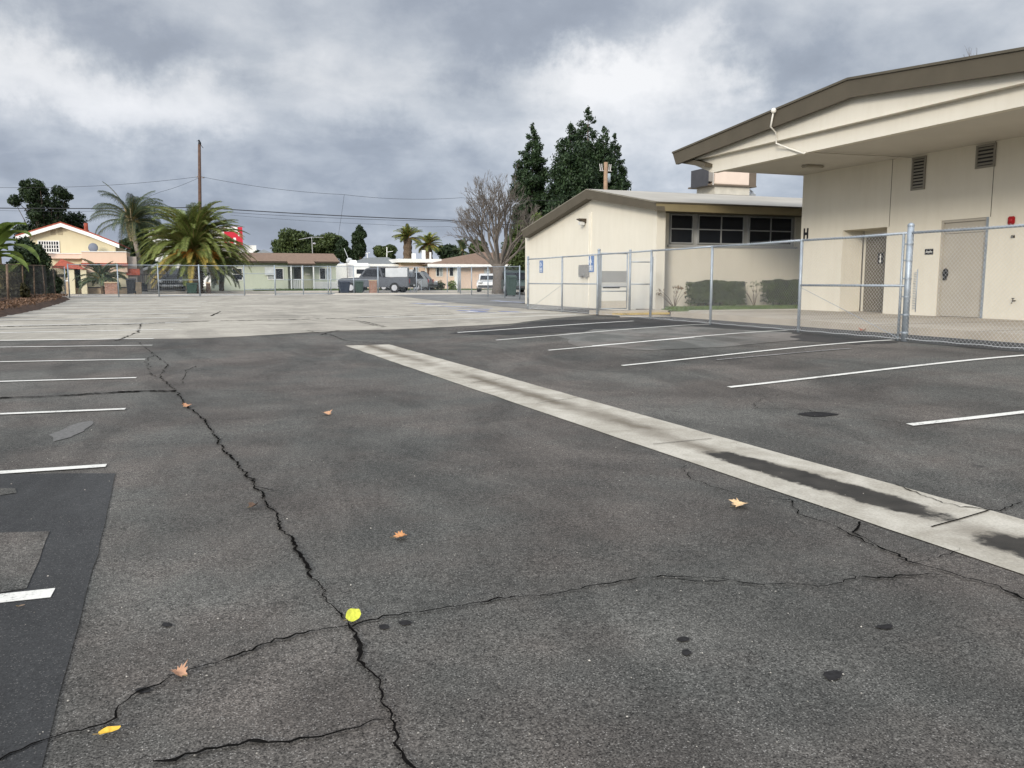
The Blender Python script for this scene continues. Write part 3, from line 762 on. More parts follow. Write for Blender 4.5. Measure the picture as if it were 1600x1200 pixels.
MB().box(XR-.09, XR-.021, r1[0]+.12, r1[0]+.24, FLOOR+.85, FLOOR+1.15).build('handle', BLACK, d1, bevel=.015)
MB().box(XR-.03, XR-.021, r1[0]+.15, r1[0]+.55, FLOOR+.03, FLOOR+.30).build('kick_plate', BLACK, d1)
sgb = MB().box(XR-.032, XR-.021, r1[0]+.78, r1[0]+.98, FLOOR+1.35, FLOOR+1.65).build('sign_plate', BLACK, d1)
yc = r1[0]+.88
m = MB(); m.ell((XR-.036, yc, FLOOR+1.6), .003, .02, .02, 8, 6); m.prism([(XR-.034, yc-.03, FLOOR+1.57), (XR-.034, yc+.03, FLOOR+1.57), (XR-.034, yc+.012, FLOOR+1.48), (XR-.034, yc+.035, FLOOR+1.38), (XR-.034, yc-.035, FLOOR+1.38), (XR-.034, yc-.012, FLOOR+1.48)], (-.003,0,0)); m.build('symbol', WHITE, sgb)
# door 2
fr = MB(); zt = r2[3]
fr.box(XA+.02, XA+.14, r2[0], r2[0]+.07, FLOOR, zt); fr.box(XA+.02, XA+.14, r2[1]-.06, r2[1], FLOOR, zt); fr.box(XA+.02, XA+.14, r2[0]+.07, r2[1]-.06, zt-.06, zt)
fr.build('door_frame', TAUPE, bA)
d2 = MB().box(XA+.07, XA+.12, r2[0]+.073, r2[1]-.063, FLOOR+.01, zt-.33).build('door', TAUPE, bA)
MB().box(XA+.06, XA+.12, r2[0]+.073, r2[1]-.063, zt-.318, zt-.063).build('transom_panel', TAUPE, bA)
hz = zA(1468, 427); hy = yA(1470)
m = MB(); m.ell((XA+.05, hy-.06, hz), .035, .085, .12, 12, 8); m.box(XA+.02, XA+.06, hy-.10, hy-.02, hz-.16, hz-.05); m.build('handle', BLACK, d2, smooth=True)
MB().box(XA-.012, XA+.02, r2[0]-.035, r2[0]+.025, FLOOR, zt+.0).build('hinge_strip', GALV, bA)
pl = MB().box(XA-.014, XA-.003, yA(1455), yA(1442), zA(1448,398), zA(1448,389)).build('room_sign', BLACK, bA, bevel=.003)
m = MB(); ya_, yb_ = yA(1455), yA(1442); zm = zA(1448,394)
for k in range(7): m.box(XA-.018, XA-.0145, ya_+.03+k*(yb_-ya_-.06)/7, ya_+.03+(k+.65)*(yb_-ya_-.06)/7, zm-.012, zm+.012+.01*(k % 2))
m.build('lettering', WHITE, pl)
RED = M('alarm_red', (.30,.012,.015), .45)
yr_, zr_ = yA(1574), zA(1574, 345)
m = MB(); m.box(XA-.055, XA-.003, yr_-.085, yr_+.085, zr_-.09, zr_+.09); al = m.build('fire_alarm', RED, bA, bevel=.02)
m = MB(); m.ell((XA-.06, yr_, zr_), .03, .05, .05, 10, 6); m.build('horn', RED, al, smooth=True)
yh_, zh_ = yA(1588), zA(1588, 470)
m = MB(); m.tube([(XA, yh_, zh_), (XA-.09, yh_, zh_), (XA-.11, yh_, zh_-.06)], .014, 8); m.ell((XA-.08, yh_, zh_+.05), .02, .04, .015, 8, 5); m.tube([(XA-.08, yh_, zh_), (XA-.08, yh_, zh_+.05)], .008, 6); m.build('hose_bib', M('bib', (.08,.07,.055), .5, .5), bA)
MB().box(XA-.03, XA-.003, yA(1580), yA(1575), zA(1577,372), zA(1577,368)).build('small_bracket', M('bib', (.08,.07,.055)), bA)
# H mark at the corner
m = MB(); z0_, z1_ = zA(1256, 374), zA(1256, 357); ya2, yb2 = yA(1259.5), yA(1252.5); th = (yb2-ya2)*.26
m.box(XA-.02, XA-.003, ya2, ya2+th, z0_, z1_); m.box(XA-.02, XA-.003, yb2-th, yb2, z0_, z1_); m.box(XA-.02, XA-.004, ya2+th, yb2-th, (z0_+z1_)/2-.04, (z0_+z1_)/2+.04)
m.build('building_letter', BLACK, bA)
def louver(name, px0, px1, py0, py1):
    a, b = yA(px1), yA(px0); pm = (px0+px1)/2; z0, z1 = zA(pm, py1), zA(pm, py0)
    fr = MB(); t = .05
    fr.box(XA-.035, XA-.003, a, a+t, z0, z1); fr.box(XA-.035, XA-.003, b-t, b, z0, z1); fr.box(XA-.035, XA-.003, a+t, b-t, z0, z0+t); fr.box(XA-.035, XA-.003, a+t, b-t, z1-t, z1)
    f = fr.build(name, M('louver_grey', (.22,.205,.17), .6, var=.05), bA)
    s = MB(); s.box(XA-.008, XA-.003, a+t, b-t, z0+t, z1-t); s.build('louver_back', BLACK, f)
    s = MB(); n = max(5, int((z1-z0-2*t)/.075))
    for k in range(n):
        z = z0+t+(k+.5)*(z1-z0-2*t)/n; s.prism([(XA-.03, a+t, z-.022), (XA-.03, a+t, z-.014), (XA-.010, a+t, z+.026), (XA-.010, a+t, z+.018)], (0, b-a-2*t, 0))
    s.build('louver_slat', M('louver_slat', (.26,.245,.205), .6, var=.05), f)
louver('wall_vent', 1415, 1436, 247, 298); louver('wall_vent', 1512, 1542, 228, 264)
# canopy
dc = ray(1113, 267); tcp = (SOF-EYE)/dc.z; XC = dc.x*tcp; YC1 = dc.y*tcp
XF = XC-.36
def fx(px, py, X=None): y, z = onX(px, py, X or XF); return Vector(((X or XF), y, z))
def extend(a, b, y): k = (y-b.y)/(a.y-b.y); return Vector((b.x, y, b.z+(a.z-b.z)*k))
YN = 3.5
tip = fx(1051,240); rdg = fx(1325,125); nr = extend(rdg, fx(1600,78), YN)
tipb = fx(1056,257); rdb = fx(1329,152); nrb = extend(rdb, fx(1600,111), YN)
m = MB(); m.prism([tip, rdg, nr, nrb, rdb, tipb], (.10, 0, 0)); m.build('fascia', BROWN, bA)
# metal drip edge on top of the fascia
m = MB(); e = Vector((0,0,.05)); o_ = Vector((-.03,0,0))
m.prism([tip+o_, rdg+o_, nr+o_, nr+o_+e, rdg+o_+e, tip+o_+e], (.2, 0, 0)); m.build('drip_edge', M('drip_brown', (.085,.073,.052), .5), bA)
XP = XC-.15
led0 = fx(1075,253,XC-.02); led1 = extend(led0, fx(1600,130,XC-.02), YN)
def yz_on(a, b, y): k = (y-b.y)/(a.y-b.y); return b.z+(a.z-b.z)*k
# white gable panel between fascia and ledge, in the plane XP
pt0 = Vector((XP, tipb.y-.25, tipb.z+.10)); 
m = MB(); lz = lambda y: yz_on(led0, led1, y)
brz = lambda y: (yz_on(rdb, nrb, y) if y < rdb.y else yz_on(tipb, rdb, y))+.05
YX = rdb.y
while YX > YN+.1 and brz(YX-.1) > lz(YX-.1)+.05: YX -= .1
ys_ = [YX, rdb.y, led0.y+.05]
for ya__, yb__ in zip(ys_, ys_[1:]): m.prism([(XP, ya__, lz(ya__)), (XP, yb__, min(lz(yb__), brz(yb__)-.02)), (XP, yb__, brz(yb__)), (XP, ya__, brz(ya__))], (XC-.02-XP, 0, 0))
m.build('gable_panel', CREAM2, bA)
m = MB(); m.prism([(XP-.02, YN, lz(YN)-.03), (XC-.003, YN, lz(YN)-.03), (XC-.003, led0.y, lz(led0.y)-.03), (XP-.02, led0.y, lz(led0.y)-.03)], (0,0,.026)); m.build('ledge', CREAM2, bA)
m = MB(); m.prism([(XC, YN, SOF-.05), (XC, YC1, SOF-.05), (XC, YC1, lz(YC1)), (XC, YN, lz(YN))], (.18, 0, 0)); m.prism([(XC, YC1+.001, SOF-.05), (XC, led0.y, led0.z-.02), (XC, led0.y-.02, led0.z), (XC, YC1+.001, lz(YC1))], (.18, 0, 0)); m.build('edge_beam', CREAM2, bA)
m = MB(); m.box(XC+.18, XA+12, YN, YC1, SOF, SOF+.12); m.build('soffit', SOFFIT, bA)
m = MB()
m.poly([tip+Vector((0,0,.02)), rdg+Vector((0,0,.02)), rdg+Vector((16,0,.02)), tip+Vector((16,0,.02))]); m.poly([rdg+Vector((0,0,.02)), nr+Vector((0,0,.02)), nr+Vector((16,0,.02)), rdg+Vector((16,0,.02))])
m.build('roof', ROOFG, bA)
m = MB(); m.prism([tipb+Vector((.1,0,.05)), Vector((XF+.1, YC1, SOF+.10)), Vector((XF+.1, YC1, SOF+.2)), tip+Vector((.1,0,-.02))], (16, 0, 0)); m.build('eave_closure', BROWN, bA)
# conduit and soffit lamp
WP = M('pipe_white', (.62,.59,.52), .5)
pts = [fx(1209,173,XF-.05), fx(1204,198,XF-.05), fx(1212,207,XP-.05), fx(1213,224,XP-.06), fx(1233,232,XC-.05), fx(1257,240,XC-.05)]
zs = SOF-.04
p6 = onX(1258, 240, XC-.05)
pts2 = [Vector((XC-.03, p6[0], zs)), Vector((XC+.1, p6[0], zs-.01)), Vector((XA-.05, yA(1415), zs-.01)), Vector((XA-.03, yA(1415), zs-.15))]
m = MB(); m.tube(pts+pts2[:1], .022, 8); m.ell(pts[0], .07,.07,.07, 10, 6); cdt = m.build('conduit', WP, bA, smooth=True)
m = MB(); m.tube(pts2, .016, 8); m.build('soffit_pipe', SOFFIT, bA, smooth=True)
dl = ray(1270, 258); tl = (SOF-EYE)/dl.z; m = MB(); m.box(dl.x*tl-.30, dl.x*tl+.30, dl.y*tl-.14, dl.y*tl+.14, SOF-.08, SOF-.002); m.build('soffit_lamp', M('lamp_lens', (.36,.33,.27), .4), bA, bevel=.03)
# ------------------------------------------------------------------ gable building (middle)
XB = 13.6; XBF = 13.3
fb = lambda px, py, X=XBF: Vector((X, *onX(px, py, X)))
bB = thing('school_building', 'cream single storey building with low gable, brown fascia and dark strip windows', 'building', (XB, 30, FLOOR))
Yc = onX(1023.5, 481, XB)[0]; Yend = onX(820.5, 466, XB)[0]; Ypk = onX(916, 305, XB)[0]
zl = onX(820.5, 368, XB)[1]; zp = onX(916, 303, XB)[1]; zr = onX(1023.5, 322, XB)[1]
m = MB(); m.prism([(XB, Yc, FLOOR-.6), (XB, Yend, FLOOR-.6), (XB, Yend, zl), (XB, Ypk, zp), (XB, Yc, zr)], (.32, 0, 0)); bw_ = m.build('wall', CREAM, bB)
YW = Yc+.75
rx0, rx1, rz0, rz1 = onY(1045,360,YW)[0], onY(1244,360,YW)[0], onY(1140,384,YW)[1], onY(1100,333,YW)[1]
zeave = onX(1026, 329, XBF)[1]
m = MB(); wall_plane(m, 'y', YW, .2, XB+.32, 30, FLOOR-.6, zeave+.25, [(rx0, rx1, rz0, rz1)])
m.build('window_wall', CREAM, bB); MB().box(XB+.33, 30, Yend-.2, Yend, FLOOR-.6, zl).build('rear_wall', CREAM, bB)
wn = MB().box(rx0, rx1, YW+.10, YW+.14, rz0, rz1).build('window_panel', WINFR, bB)
for wx in ((1048.5,1084),(1092,1163.5),(1171.5,1239)):
    xa_, xb_ = onY(wx[0],360,YW)[0], onY(wx[1],360,YW)[0]; za_, zb_ = rz0+.05, rz1-.06
    f = MB(); t = .035
    f.box(xa_,xa_+t,YW+.03,YW+.099,za_,zb_); f.box(xb_-t,xb_,YW+.03,YW+.099,za_,zb_); f.box(xa_+t,xb_-t,YW+.03,YW+.099,za_,za_+t); f.box(xa_+t,xb_-t,YW+.03,YW+.099,zb_-t,zb_)
    zm = (za_+zb_)/2; f.box(xa_+t,xb_-t,YW+.032,YW+.098,zm-t/2,zm+t/2)
    if wx[1]-wx[0] > 50:
        xm = (xa_+xb_)/2; f.box(xm-t/2,xm+t/2,YW+.031,YW+.097,za_+t,zm-t/2); f.box(xm-t/2,xm+t/2,YW+.031,YW+.097,zm+t/2,zb_-t)
    fo = f.build('window', M('win_alu', (.40,.41,.41), .4, .4, var=.03), bB)
    MB().box(xa_+t*.5, xb_-t*.5, YW+.06, YW+.066, za_+t*.5, zb_-t*.5).build('pane', GLASS, fo)
MB().box(rx0-.05, rx1+.05, YW-.05, YW-.002, rz0-.07, rz0-.005).build('window_sill', WINFR, bB)
ft = [fb(814.5,361.5), fb(916,297), fb(1025,317)]; fbm = [fb(818.5,371.5), fb(916,310.5), fb(1026,329)]
m = MB(); m.prism([ft[0], ft[1], ft[2], fbm[2], fbm[1], fbm[0]], (XB-XBF-.004, 0, 0)); m.build('rake_fascia', BROWN, bB)
YE = ft[2].y
m = MB(); m.box(XBF+.002, 30, YE-.02, YE+.06, fbm[2].z, ft[2].z-.01); m.build('eave_fascia', BROWNL, bB)
m = MB(); m.box(XBF-.02, 30, YE-.05, YE+.12, ft[2].z-.005, ft[2].z+.035); m.build('drip_edge', M('drip_brown', (.085,.073,.052), .5), bB)
m = MB(); m.poly([(XB+.33, YE+.06, fbm[2].z+.05), (30, YE+.06, fbm[2].z+.05), (30, YW, fbm[2].z+.05), (XB+.33, YW, fbm[2].z+.05)]); m.build('eave_soffit', M('eave_dark', (.16,.14,.10), .8), bB)
m = MB(); u = Vector((0,0,.045))
a_, b_, c_ = ft[0]+u, ft[1]+u, ft[2]+u; L_ = Vector((17,0,0))
m.poly([a_, b_, b_+L_, a_+L_]); m.poly([b_, c_, c_+L_, b_+L_]); m.build('roof', ROOFG, bB)
m = MB(); m.prism([ft[0]+u*.2, ft[1]+u*.2, ft[2]+u*.2, ft[2]+u, ft[1]+u, ft[0]+u], (.1,0,0)); m.build('rake_trim', M('trim_tan', (.20,.18,.14), .6), bB)
# vertical conduit strip, meter box, wall lamp, signs
ycn = onX(923, 400, XB)[0]
m = MB(); m.box(XB-.03, XB-.003, ycn-.06, ycn-.01, FLOOR+1.3, zp-.7); m.box(XB-.03, XB-.003, ycn+.12, ycn+.16, FLOOR-.1, zp-.75); m.build('wall_batten', M('batten', (.70,.66,.56), .7), bB)
def xr(px0, px1, py0, py1): pm=(px0+px1)/2; return onX(px1, 430, XB)[0], onX(px0, 430, XB)[0], onX(pm, py1, XB)[1], onX(pm, py0, XB)[1]
a, b, c, d = xr(909.5,921,414,433)
m = MB(); m.box(XB-.16, XB-.003, a, b, c+.06, d-.06); m.box(XB-.15, XB-.003, a, a+(b-a)*.3, d-.055, d); m.box(XB-.15, XB-.003, b-(b-a)*.3, b, d-.055, d); m.box(XB-.15, XB-.003, a, a+(b-a)*.3, c, c+.055); m.box(XB-.15, XB-.003, b-(b-a)*.3, b, c, c+.055)
m.build('meter_box', M('box_grey', (.21,.205,.195), .5, .2, var=.05), bB)
a, b, c, d = xr(911,915.5,342,351)
wlp = MB().prism([(XB-.003, a, c+.05), (XB-.30, a, c+.18), (XB-.30, a, d), (XB-.003, a, d)], (0, b-a, 0)).build('wall_lamp', M('lamp_bronze', (.06,.045,.03), .5), bB)
MB().box(XB-.24, XB-.05, a+.05, b-.05, c-.02, c+.10).build('lens', M('lens_w', (.55,.54,.5), .3), wlp)
BLUE = M('sign_blue', (.05,.14,.34), .5, var=.03)
def access_sign(px0, px1, py0, py1, label):
    a, b, c, d = xr(px0, px1, py0, py1)
    s = MB().box(XB-.02, XB-.004, a, b, c, d).build('accessible_sign', BLUE, None); tag(s, label, 'sign', 'blue accessible parking signs on the gable wall')
    m = MB(); X = XB-.024; w_ = b-a; h_ = d-c; cx = (a+b)/2; s_ = min(w_, h_*.55)
    def P(u, v): return (X, cx-u*s_, d-h_*.30+v*s_)     # u to the viewer's right
    m.ell(P(-.06,.33), .002, .06*s_, .06*s_, 8, 6)
    m.tube([P(-.06,.25), P(-.04,.0), P(.16,.0), P(.24,-.22), P(.32,-.20)], .035*s_, 4)
    m.tube([P(-.05,.14), P(.14,.14)], .03*s_, 4)
    m.tube([P(-.12+.21*math.cos(t), -.10+.21*math.sin(t)) for t in [math.radians(q) for q in range(110, 345, 20)]], .03*s_, 4)
    for k in range(3): m.box(X-.001, X+.002, a+.06, b-.06, c+h_*(.10+.12*k), c+h_*(.10+.12*k)+h_*.05)
    q = m.build('symbol', WHITE); q.parent = s; q.matrix_parent_inverse = s.matrix_world.inverted()
access_sign(843.5, 848.5, 407, 426, 'small blue accessible parking sign alone near the far corner of the gable wall')
access_sign(919.5, 928, 400, 425, 'blue accessible parking sign beside the grey meter box on the gable wall')
# rooftop unit
YU = 29.5
rz = lambda px, py: onY(px, py, YU)[1]
rx = lambda px: onY(px, 285, YU)[0]
ru = thing('rooftop_unit', 'beige air conditioning unit on a raised kerb on the flat grey roof', 'air conditioner', (rx(1130), YU, rz(1130,300)))
TANM = M('unit_beige', (.62,.51,.42), .5, var=.04)
MB().box(rx(1103), rx(1157), YU-.6, YU+.9, rz(1130,291), rz(1130,266)).build('cabinet', TANM, ru, bevel=.02)
MB().box(rx(1157)+.01, rx(1168), YU-.58, YU+.88, rz(1130,291), rz(1130,266.5)).build('side_panel', M('unit_dark', (.12,.095,.07), .5), ru)
m = MB(); m.box(rx(1090), rx(1095), YU-.55, YU+.5, rz(1130,294), rz(1130,267)); m.build('fan_grille', M('grille_dark', (.05,.05,.055), .5), ru)
m = MB(); m.box(rx(1096), rx(1102.5), YU-.5, YU+.5, rz(1130,287), rz(1130,268)); m.tube([(rx(1100),YU-.65,rz(1100,292)),(rx(1100),YU-.65,rz(1100,268))], .03, 6); m.build('coil_section', M('coil', (.32,.30,.27), .5, .3), ru)
MB().box(rx(1094), rx(1168), YU-.62, YU+.9, rz(1130,293.5), rz(1130,291.2)).build('base_rail', M('unit_dark', (.12,.095,.07)), ru)
MB().box(rx(1106), rx(1160), YU-.5, YU+.8, rz(1130,306), rz(1130,293.6)).build('roof_curb', M('curb_w', (.50,.47,.40), .7), ru)
m = MB(); 
for k in range(9):
    a = k*math.pi/9; m.tube([(rx(1172)+.30*math.cos(a), YU, rz(1172,303)), (rx(1172)+.22*math.cos(a), YU+.1, rz(1172,299)), (rx(1172), YU, rz(1172,296))], .02, 4)
m.box(rx(1166), rx(1178), YU-.15, YU+.15, rz(1172,308), rz(1172,303.2)); t = m.build('roof_vent', M('galv2', (.45,.46,.46), .4, .5)); tag(t, 'small round finned metal roof vent right of the rooftop unit', 'vent')
# ------------------------------------------------------------------ street and verges
tag(MB().grid(span(-60, 60, 2), span(53.6, 65.5, .99), lambda x, y: .60).build('street', STREET), kind='structure')
m = MB(); m.box(-60, 60, 65.4, 65.7, .5, .74); m.box(-60, 60, 53.5, 53.75, .5, .72); tag(m.build('street_kerb', CONCG), kind='structure')
tag(MB().grid(span(-60, 60, 2), [65.7, 66.5, 67.4], lambda x, y: .735).build('sidewalk', CONCG), kind='structure')
tag(MB().grid(span(-60, 60, 2), [51.6, 52.5, 53.5], lambda x, y: terr(x, y)+.02).build('sidewalk', CONCG), kind='structure')
tag(MB().grid(span(4, 46, 1), span(67.4, 82, 1), lambda x, y: terr(x, y)+.02).build('front_lawn', GRASSB), kind='structure')
o = grass('grass', 4, 24, 67.5, 79, lambda x, y: terr(x, y)+.02, 14000, .12, GRASSM); tag(o, 'green front lawn grass before the pale green house', 'grass')
for x0, x1 in ((-9,-2),(24,32),(36,47)):
    tag(MB().grid([x0, x1], [65.72, 70, 78, 83], lambda x, y: max(terr(x, y), .735)+.03).build('driveway', CONCG), kind='structure')
# soil bed at the left edge
bx = [onT(*p) for p in ((-250,520),(0,497),(60,485),(95,475),(112,468))]
m = MB(); rr_ = random.Random(3); nb = 60
for i in range(nb+1):
    t = i/nb*(len(bx)-1); k = min(int(t), len(bx)-2); e = bx[k].lerp(bx[k+1], t-k)
    for j in range(25):
        x = e.x - j*.25 + .15*noise.noise(Vector((e.y*2, 0, 0))); y = e.y + j*.02
        h = .03 + .20*min(1, j/4) + .10*noise.noise(Vector((x*2.3, y*2.3, 0))) + .05*noise.noise(Vector((x*7, y*7, 2)))
        m.v.append((x, y, terr(x, y) + (h if j else -.02)))
for i in range(nb):
    for j in range(24):
        k = i*25+j; m.f.append((k, k+25, k+26, k+1))
tag(m.build('soil_bed', SOIL, smooth=True), kind='structure')
# ------------------------------------------------------------------ plants
def rv(rr): 
    while True:
        v = Vector((rr.uniform(-1,1), rr.uniform(-1,1), rr.uniform(-1,1)))
        if .05 < v.length < 1: return v.normalized()
def leaves(m, c, r, n, s, rr, shell=.55, up=0.0, droop=0):
    c = Vector(c)
    for _ in range(n):
        d = rv(rr); k = rr.uniform(shell, 1.05)
        p = c + Vector((d.x*r[0], d.y*r[1], d.z*r[2]))*k
        nrm = (d*.8 + rv(rr)*.9 + Vector((0,0,up))).normalized()
        a = nrm.cross(rv(rr)).normalized(); b = nrm.cross(a); q = s*rr.uniform(.6, 1.3)
        i = len(m.v)
        m.v += [tuple(p-a*q), tuple(p+b*q*.45), tuple(p+a*q), tuple(p-b*q*.45)]; m.f.append((i, i+1, i+2, i+3))
def tree(name, label, cat, base, clumps, n, s, mat, trunk, bark, group=None, seed=1, limbs=True, shell=.5):
    rr = random.Random(seed)
    t = thing(name, label, cat, tuple(base), group)
    m = MB(); tot = sum(c[1][0]*c[1][2] for c in clumps)
    for c, r in clumps: leaves(m, c, r, max(20, int(n*(r[0]*r[2])/tot)), s, rr, shell)
    m.build('crown', mat, t, recalc=False)
    m = MB(); top = trunk[-1][0]
    m.tube([p for p, r in trunk], [r for p, r in trunk], 9)
    if limbs:
        for c, r in clumps:
            q = Vector(c); st = trunk[-1][0] if R.random() < .5 else trunk[len(trunk)//2][0]
            st = Vector(st); mid = st.lerp(q, .5)+Vector((0,0,-.1*(q-st).length))
            m.tube([st, mid, q], [trunk[-1][1]*.7, trunk[-1][1]*.45, .02], 5)
    m.build('trunk', bark, t, smooth=True); return t
BARK = M('bark_brown', (.10,.075,.055), .9, var=.35, scale=6, bump=.5, bscale=12)
BARKG = M('bark_grey', (.135,.115,.105), .9, var=.3, scale=6, bump=.4, bscale=12)
LDARK = leafmat('leaf_dark', (.006,.013,.006), (.032,.052,.018), sc_=.5)
LCON = leafmat('leaf_conifer', (.005,.014,.006), (.035,.060,.022), sc_=.9, trans=.05)
LMID = leafmat('leaf_mid', (.018,.030,.010), (.075,.10,.030), sc_=.35)
LBRT = leafmat('leaf_bright', (.035,.06,.012), (.16,.22,.04), sc_=.6)
LHEDGE = leafmat('leaf_hedge', (.006,.012,.004), (.095,.125,.040), sc_=2.5)
LOLV = leafmat('leaf_olive_brown', (.022,.022,.010), (.085,.075,.030), sc_=1.5)
def ctree(name, label, px, D, pxw, ytop, ybot, seed, mat, n=5000, s=.28, k=9, group='trees behind the houses', squash=1.0, cat='tree', rr_=(.32,.52)):
    """broad tree from photo column, depth, pixel half width and crown top/bottom"""
    rr = random.Random(seed); b = onG(px, D)
    zt, zb_ = U(px, ytop, D).z, U(px, ybot, D).z; W = pxw/F*D; H = (zt-zb_)/2; cz = (zt+zb_)/2
    cl = []
    for i in range(k):
        a = rr.uniform(0, 6.28); q = math.sqrt(rr.uniform(.05, 1)); z = rr.uniform(-.7, .75); sh = math.sqrt(max(.05, 1-z*z))
        rad = rr.uniform(*rr_)
        cl.append(((b.x+math.cos(a)*W*(1-rad)*q*sh, b.y+math.sin(a)*W*(1-rad)*q*sh*.9, cz+z*H*(1-rad*.6)), (W*rad, W*rad, min(W, H)*rad*squash)))
    if rr_[0] > .3: cl.append(((b.x, b.y, cz+H*.55), (W*.4, W*.4, H*.45)))
    cl.append(((b.x, b.y, cz-H*.3), (W*.6, W*.6, H*.55)))
    return tree(name, label, cat, b, cl, n, s, mat, [(b+Vector((0,0,-.2)), .25), (b+Vector((.1,0,(cz-b.z)*.5)), .2), (Vector((b.x, b.y, cz)), .12)], BARK, group, seed)
def conifer(name, label, px, D, pxw, ytop, seed, n=9000, s=.15, group='tall dark conifers behind the gable building', lean=0):
    rr = random.Random(seed); b = onG(px, D); zt = U(px, ytop, D).z; H = zt-b.z; W = pxw/F*D*1.18; cl = []
    nl = 34
    for i in range(nl):
        t = i/(nl-1); z = b.z + H*(.10+.88*t)
        prof = min(1, (1-t)*2.5)**.72*(.8+.2*min(1, t*4)) + .02
        for k in range(max(2, int(9*prof+1))):
            a = rr.uniform(0, 6.28); rad = W*prof*rr.uniform(.35, .95)
            cr = W*rr.uniform(.20, .34)*(.35+.65*prof)
            cl.append(((b.x+math.cos(a)*rad*.85+lean*t, b.y+math.sin(a)*rad*.85, z+rr.uniform(-.25,.25)), (cr, cr, cr*rr.uniform(.7,1.1))))
    cl.append(((b.x+lean, b.y, zt-.35), (.20, .20, .5)))
    return tree(name, label, 'tree', b, cl, int(n*1.5), s, LCON, [(b, .35), (b+Vector((lean*.5,0,H*.5)), .18), (b+Vector((lean*.95,0,H*.93)), .03)], BARK, group, seed, limbs=False, shell=.2)
conifer('conifer_tree', 'tall dark conifer standing alone left of the dense conifer cluster', 831, 84, 30, 198, 5, n=30000)
conifer('conifer_tree', 'broad low shouldered conifer at the left front of the cluster', 890, 80, 42, 196, 6, n=34000)
conifer('conifer_tree', 'tallest pointed conifer in the middle of the dark cluster', 916, 86, 34, 172, 7, n=26000)
conifer('conifer_tree', 'rounded conifer between the tallest one and the right edge of the cluster', 940, 84, 33, 202, 8, n=20000)
conifer('conifer_tree', 'rightmost conifer of the dark cluster behind the wooden pole', 957, 88, 25, 214, 9, n=16000)
ctree('leafy_tree', 'bright green leafy tree peeking over the left eave of the gable building', 838, 62, 28, 332, 420, 12, LBRT, 6000, .16, 10, group=None)
ctree('leafy_tree', 'dark leafy tree just behind the bare grey tree', 812, 72, 34, 345, 440, 13, LMID, 7000, .18, 9, group=None)
ctree('tall_tree', 'large dark eucalyptus like tree rising behind the yellow house', 78, 92, 53, 262, 430, 24, LDARK, 22000, .17, 60, rr_=(.12,.26), group=None, squash=.8)
ctree('tall_tree', 'dark lower tree between the yellow house and the feathery palm', 108, 96, 46, 322, 430, 22, LDARK, 11000, .19, 26, rr_=(.18,.34), group=None)
ctree('leafy_tree', 'broad dark olive tree behind the left part of the green house roof', 462, 120, 40, 356, 412, 31, LMID, 14400, .22, 28, rr_=(.22,.40))
ctree('leafy_tree', 'dark mounded tree behind the tv aerial of the green house', 508, 124, 38, 362, 410, 32, LMID, 12800, .22, 24, rr_=(.22,.40))
ctree('leafy_tree', 'low spreading tree at the right end of the green house roof', 545, 118, 26, 372, 415, 33, LDARK, 9600, .22, 16, rr_=(.22,.40))
ctree('round_tree', 'dense rounded dark tree standing above the white camper', 564, 112, 15, 353, 408, 34, LDARK, 8000, .22, 8)
ctree('leafy_tree', 'small green tree behind the grey roofed house', 603, 115, 22, 379, 412, 35, LMID, 8000, .22, 16, rr_=(.22,.40))
ctree('leafy_tree', 'low dark tree right of the pair of fan shaped palms', 705, 112, 32, 383, 412, 36, LDARK, 5000, .26, 9)
ctree('leafy_tree', 'pale green bushy tree behind the pink house ridge', 745, 100, 20, 374, 410, 37, LMID, 4000, .22, 8)
ctree('leafy_tree', 'dark bush between the feathery palm and the broad golden palm', 222, 86, 34, 345, 440, 38, LDARK, 7000, .22, 9, group=None)
ctree('leafy_tree', 'dark low trees far behind the palm crown at the green roof end', 405, 118, 16, 392, 415, 39, LDARK, 3000, .26, 5)
# box hedges
def hedge(px0, px1, y0, y1, label, Yd=.9):
    Yh = YW-1.15; xa, xb = onY(px0,460,Yh)[0], onY(px1,460,Yh)[0]; zt = onY((px0+px1)/2, y0, Yh)[1]; zb_ = FLOOR+.12
    t = thing('box_hedge', label, 'hedge', ((xa+xb)/2, Yh+.5, FLOOR), 'clipped hedges along the window wall')
    m = MB(); rr = random.Random(int(px0))
    for _ in range(9000):
        f = rr.random(); x = rr.uniform(xa, xb); y = rr.uniform(Yh, Yh+Yd); z = rr.uniform(zb_, zt)
        if f < .4: y = Yh + rr.uniform(0, .12)
        elif f < .75: z = zt - rr.uniform(0, .12)
        elif f < .9: x = (xa if rr.random() < .5 else xb) + rr.uniform(-.08, .08)
        k = .09*noise.noise(Vector((x*2.5, y*2, z*2.5))); z += k; y += k
        if z < zb_+.22 and rr.random() < .35: continue
        p = Vector((x, y, z)); nrm = rv(rr); a = nrm.cross(rv(rr)).normalized(); b = nrm.cross(a); q = .045*rr.uniform(.6,1.3)
        i = len(m.v); m.v += [tuple(p-a*q), tuple(p+b*q*.5), tuple(p+a*q), tuple(p-b*q*.5)]; m.f.append((i,i+1,i+2,i+3))
    m.build('foliage', LHEDGE, t, recalc=False)
    m = MB()
    for k in range(6):
        x = xa + (xb-xa)*(k+.5)/6; m.tube([(x, Yh+.45, FLOOR-.05), (x+.05, Yh+.45, zb_+.3), (x+.15, Yh+.4, zt-.2)], [.03,.022,.01], 6)
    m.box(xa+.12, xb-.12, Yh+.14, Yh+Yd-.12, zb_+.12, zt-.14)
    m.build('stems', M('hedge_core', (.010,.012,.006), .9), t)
hedge(1097, 1164, 441, 474, 'clipped dark box hedge on the left under the window strip')
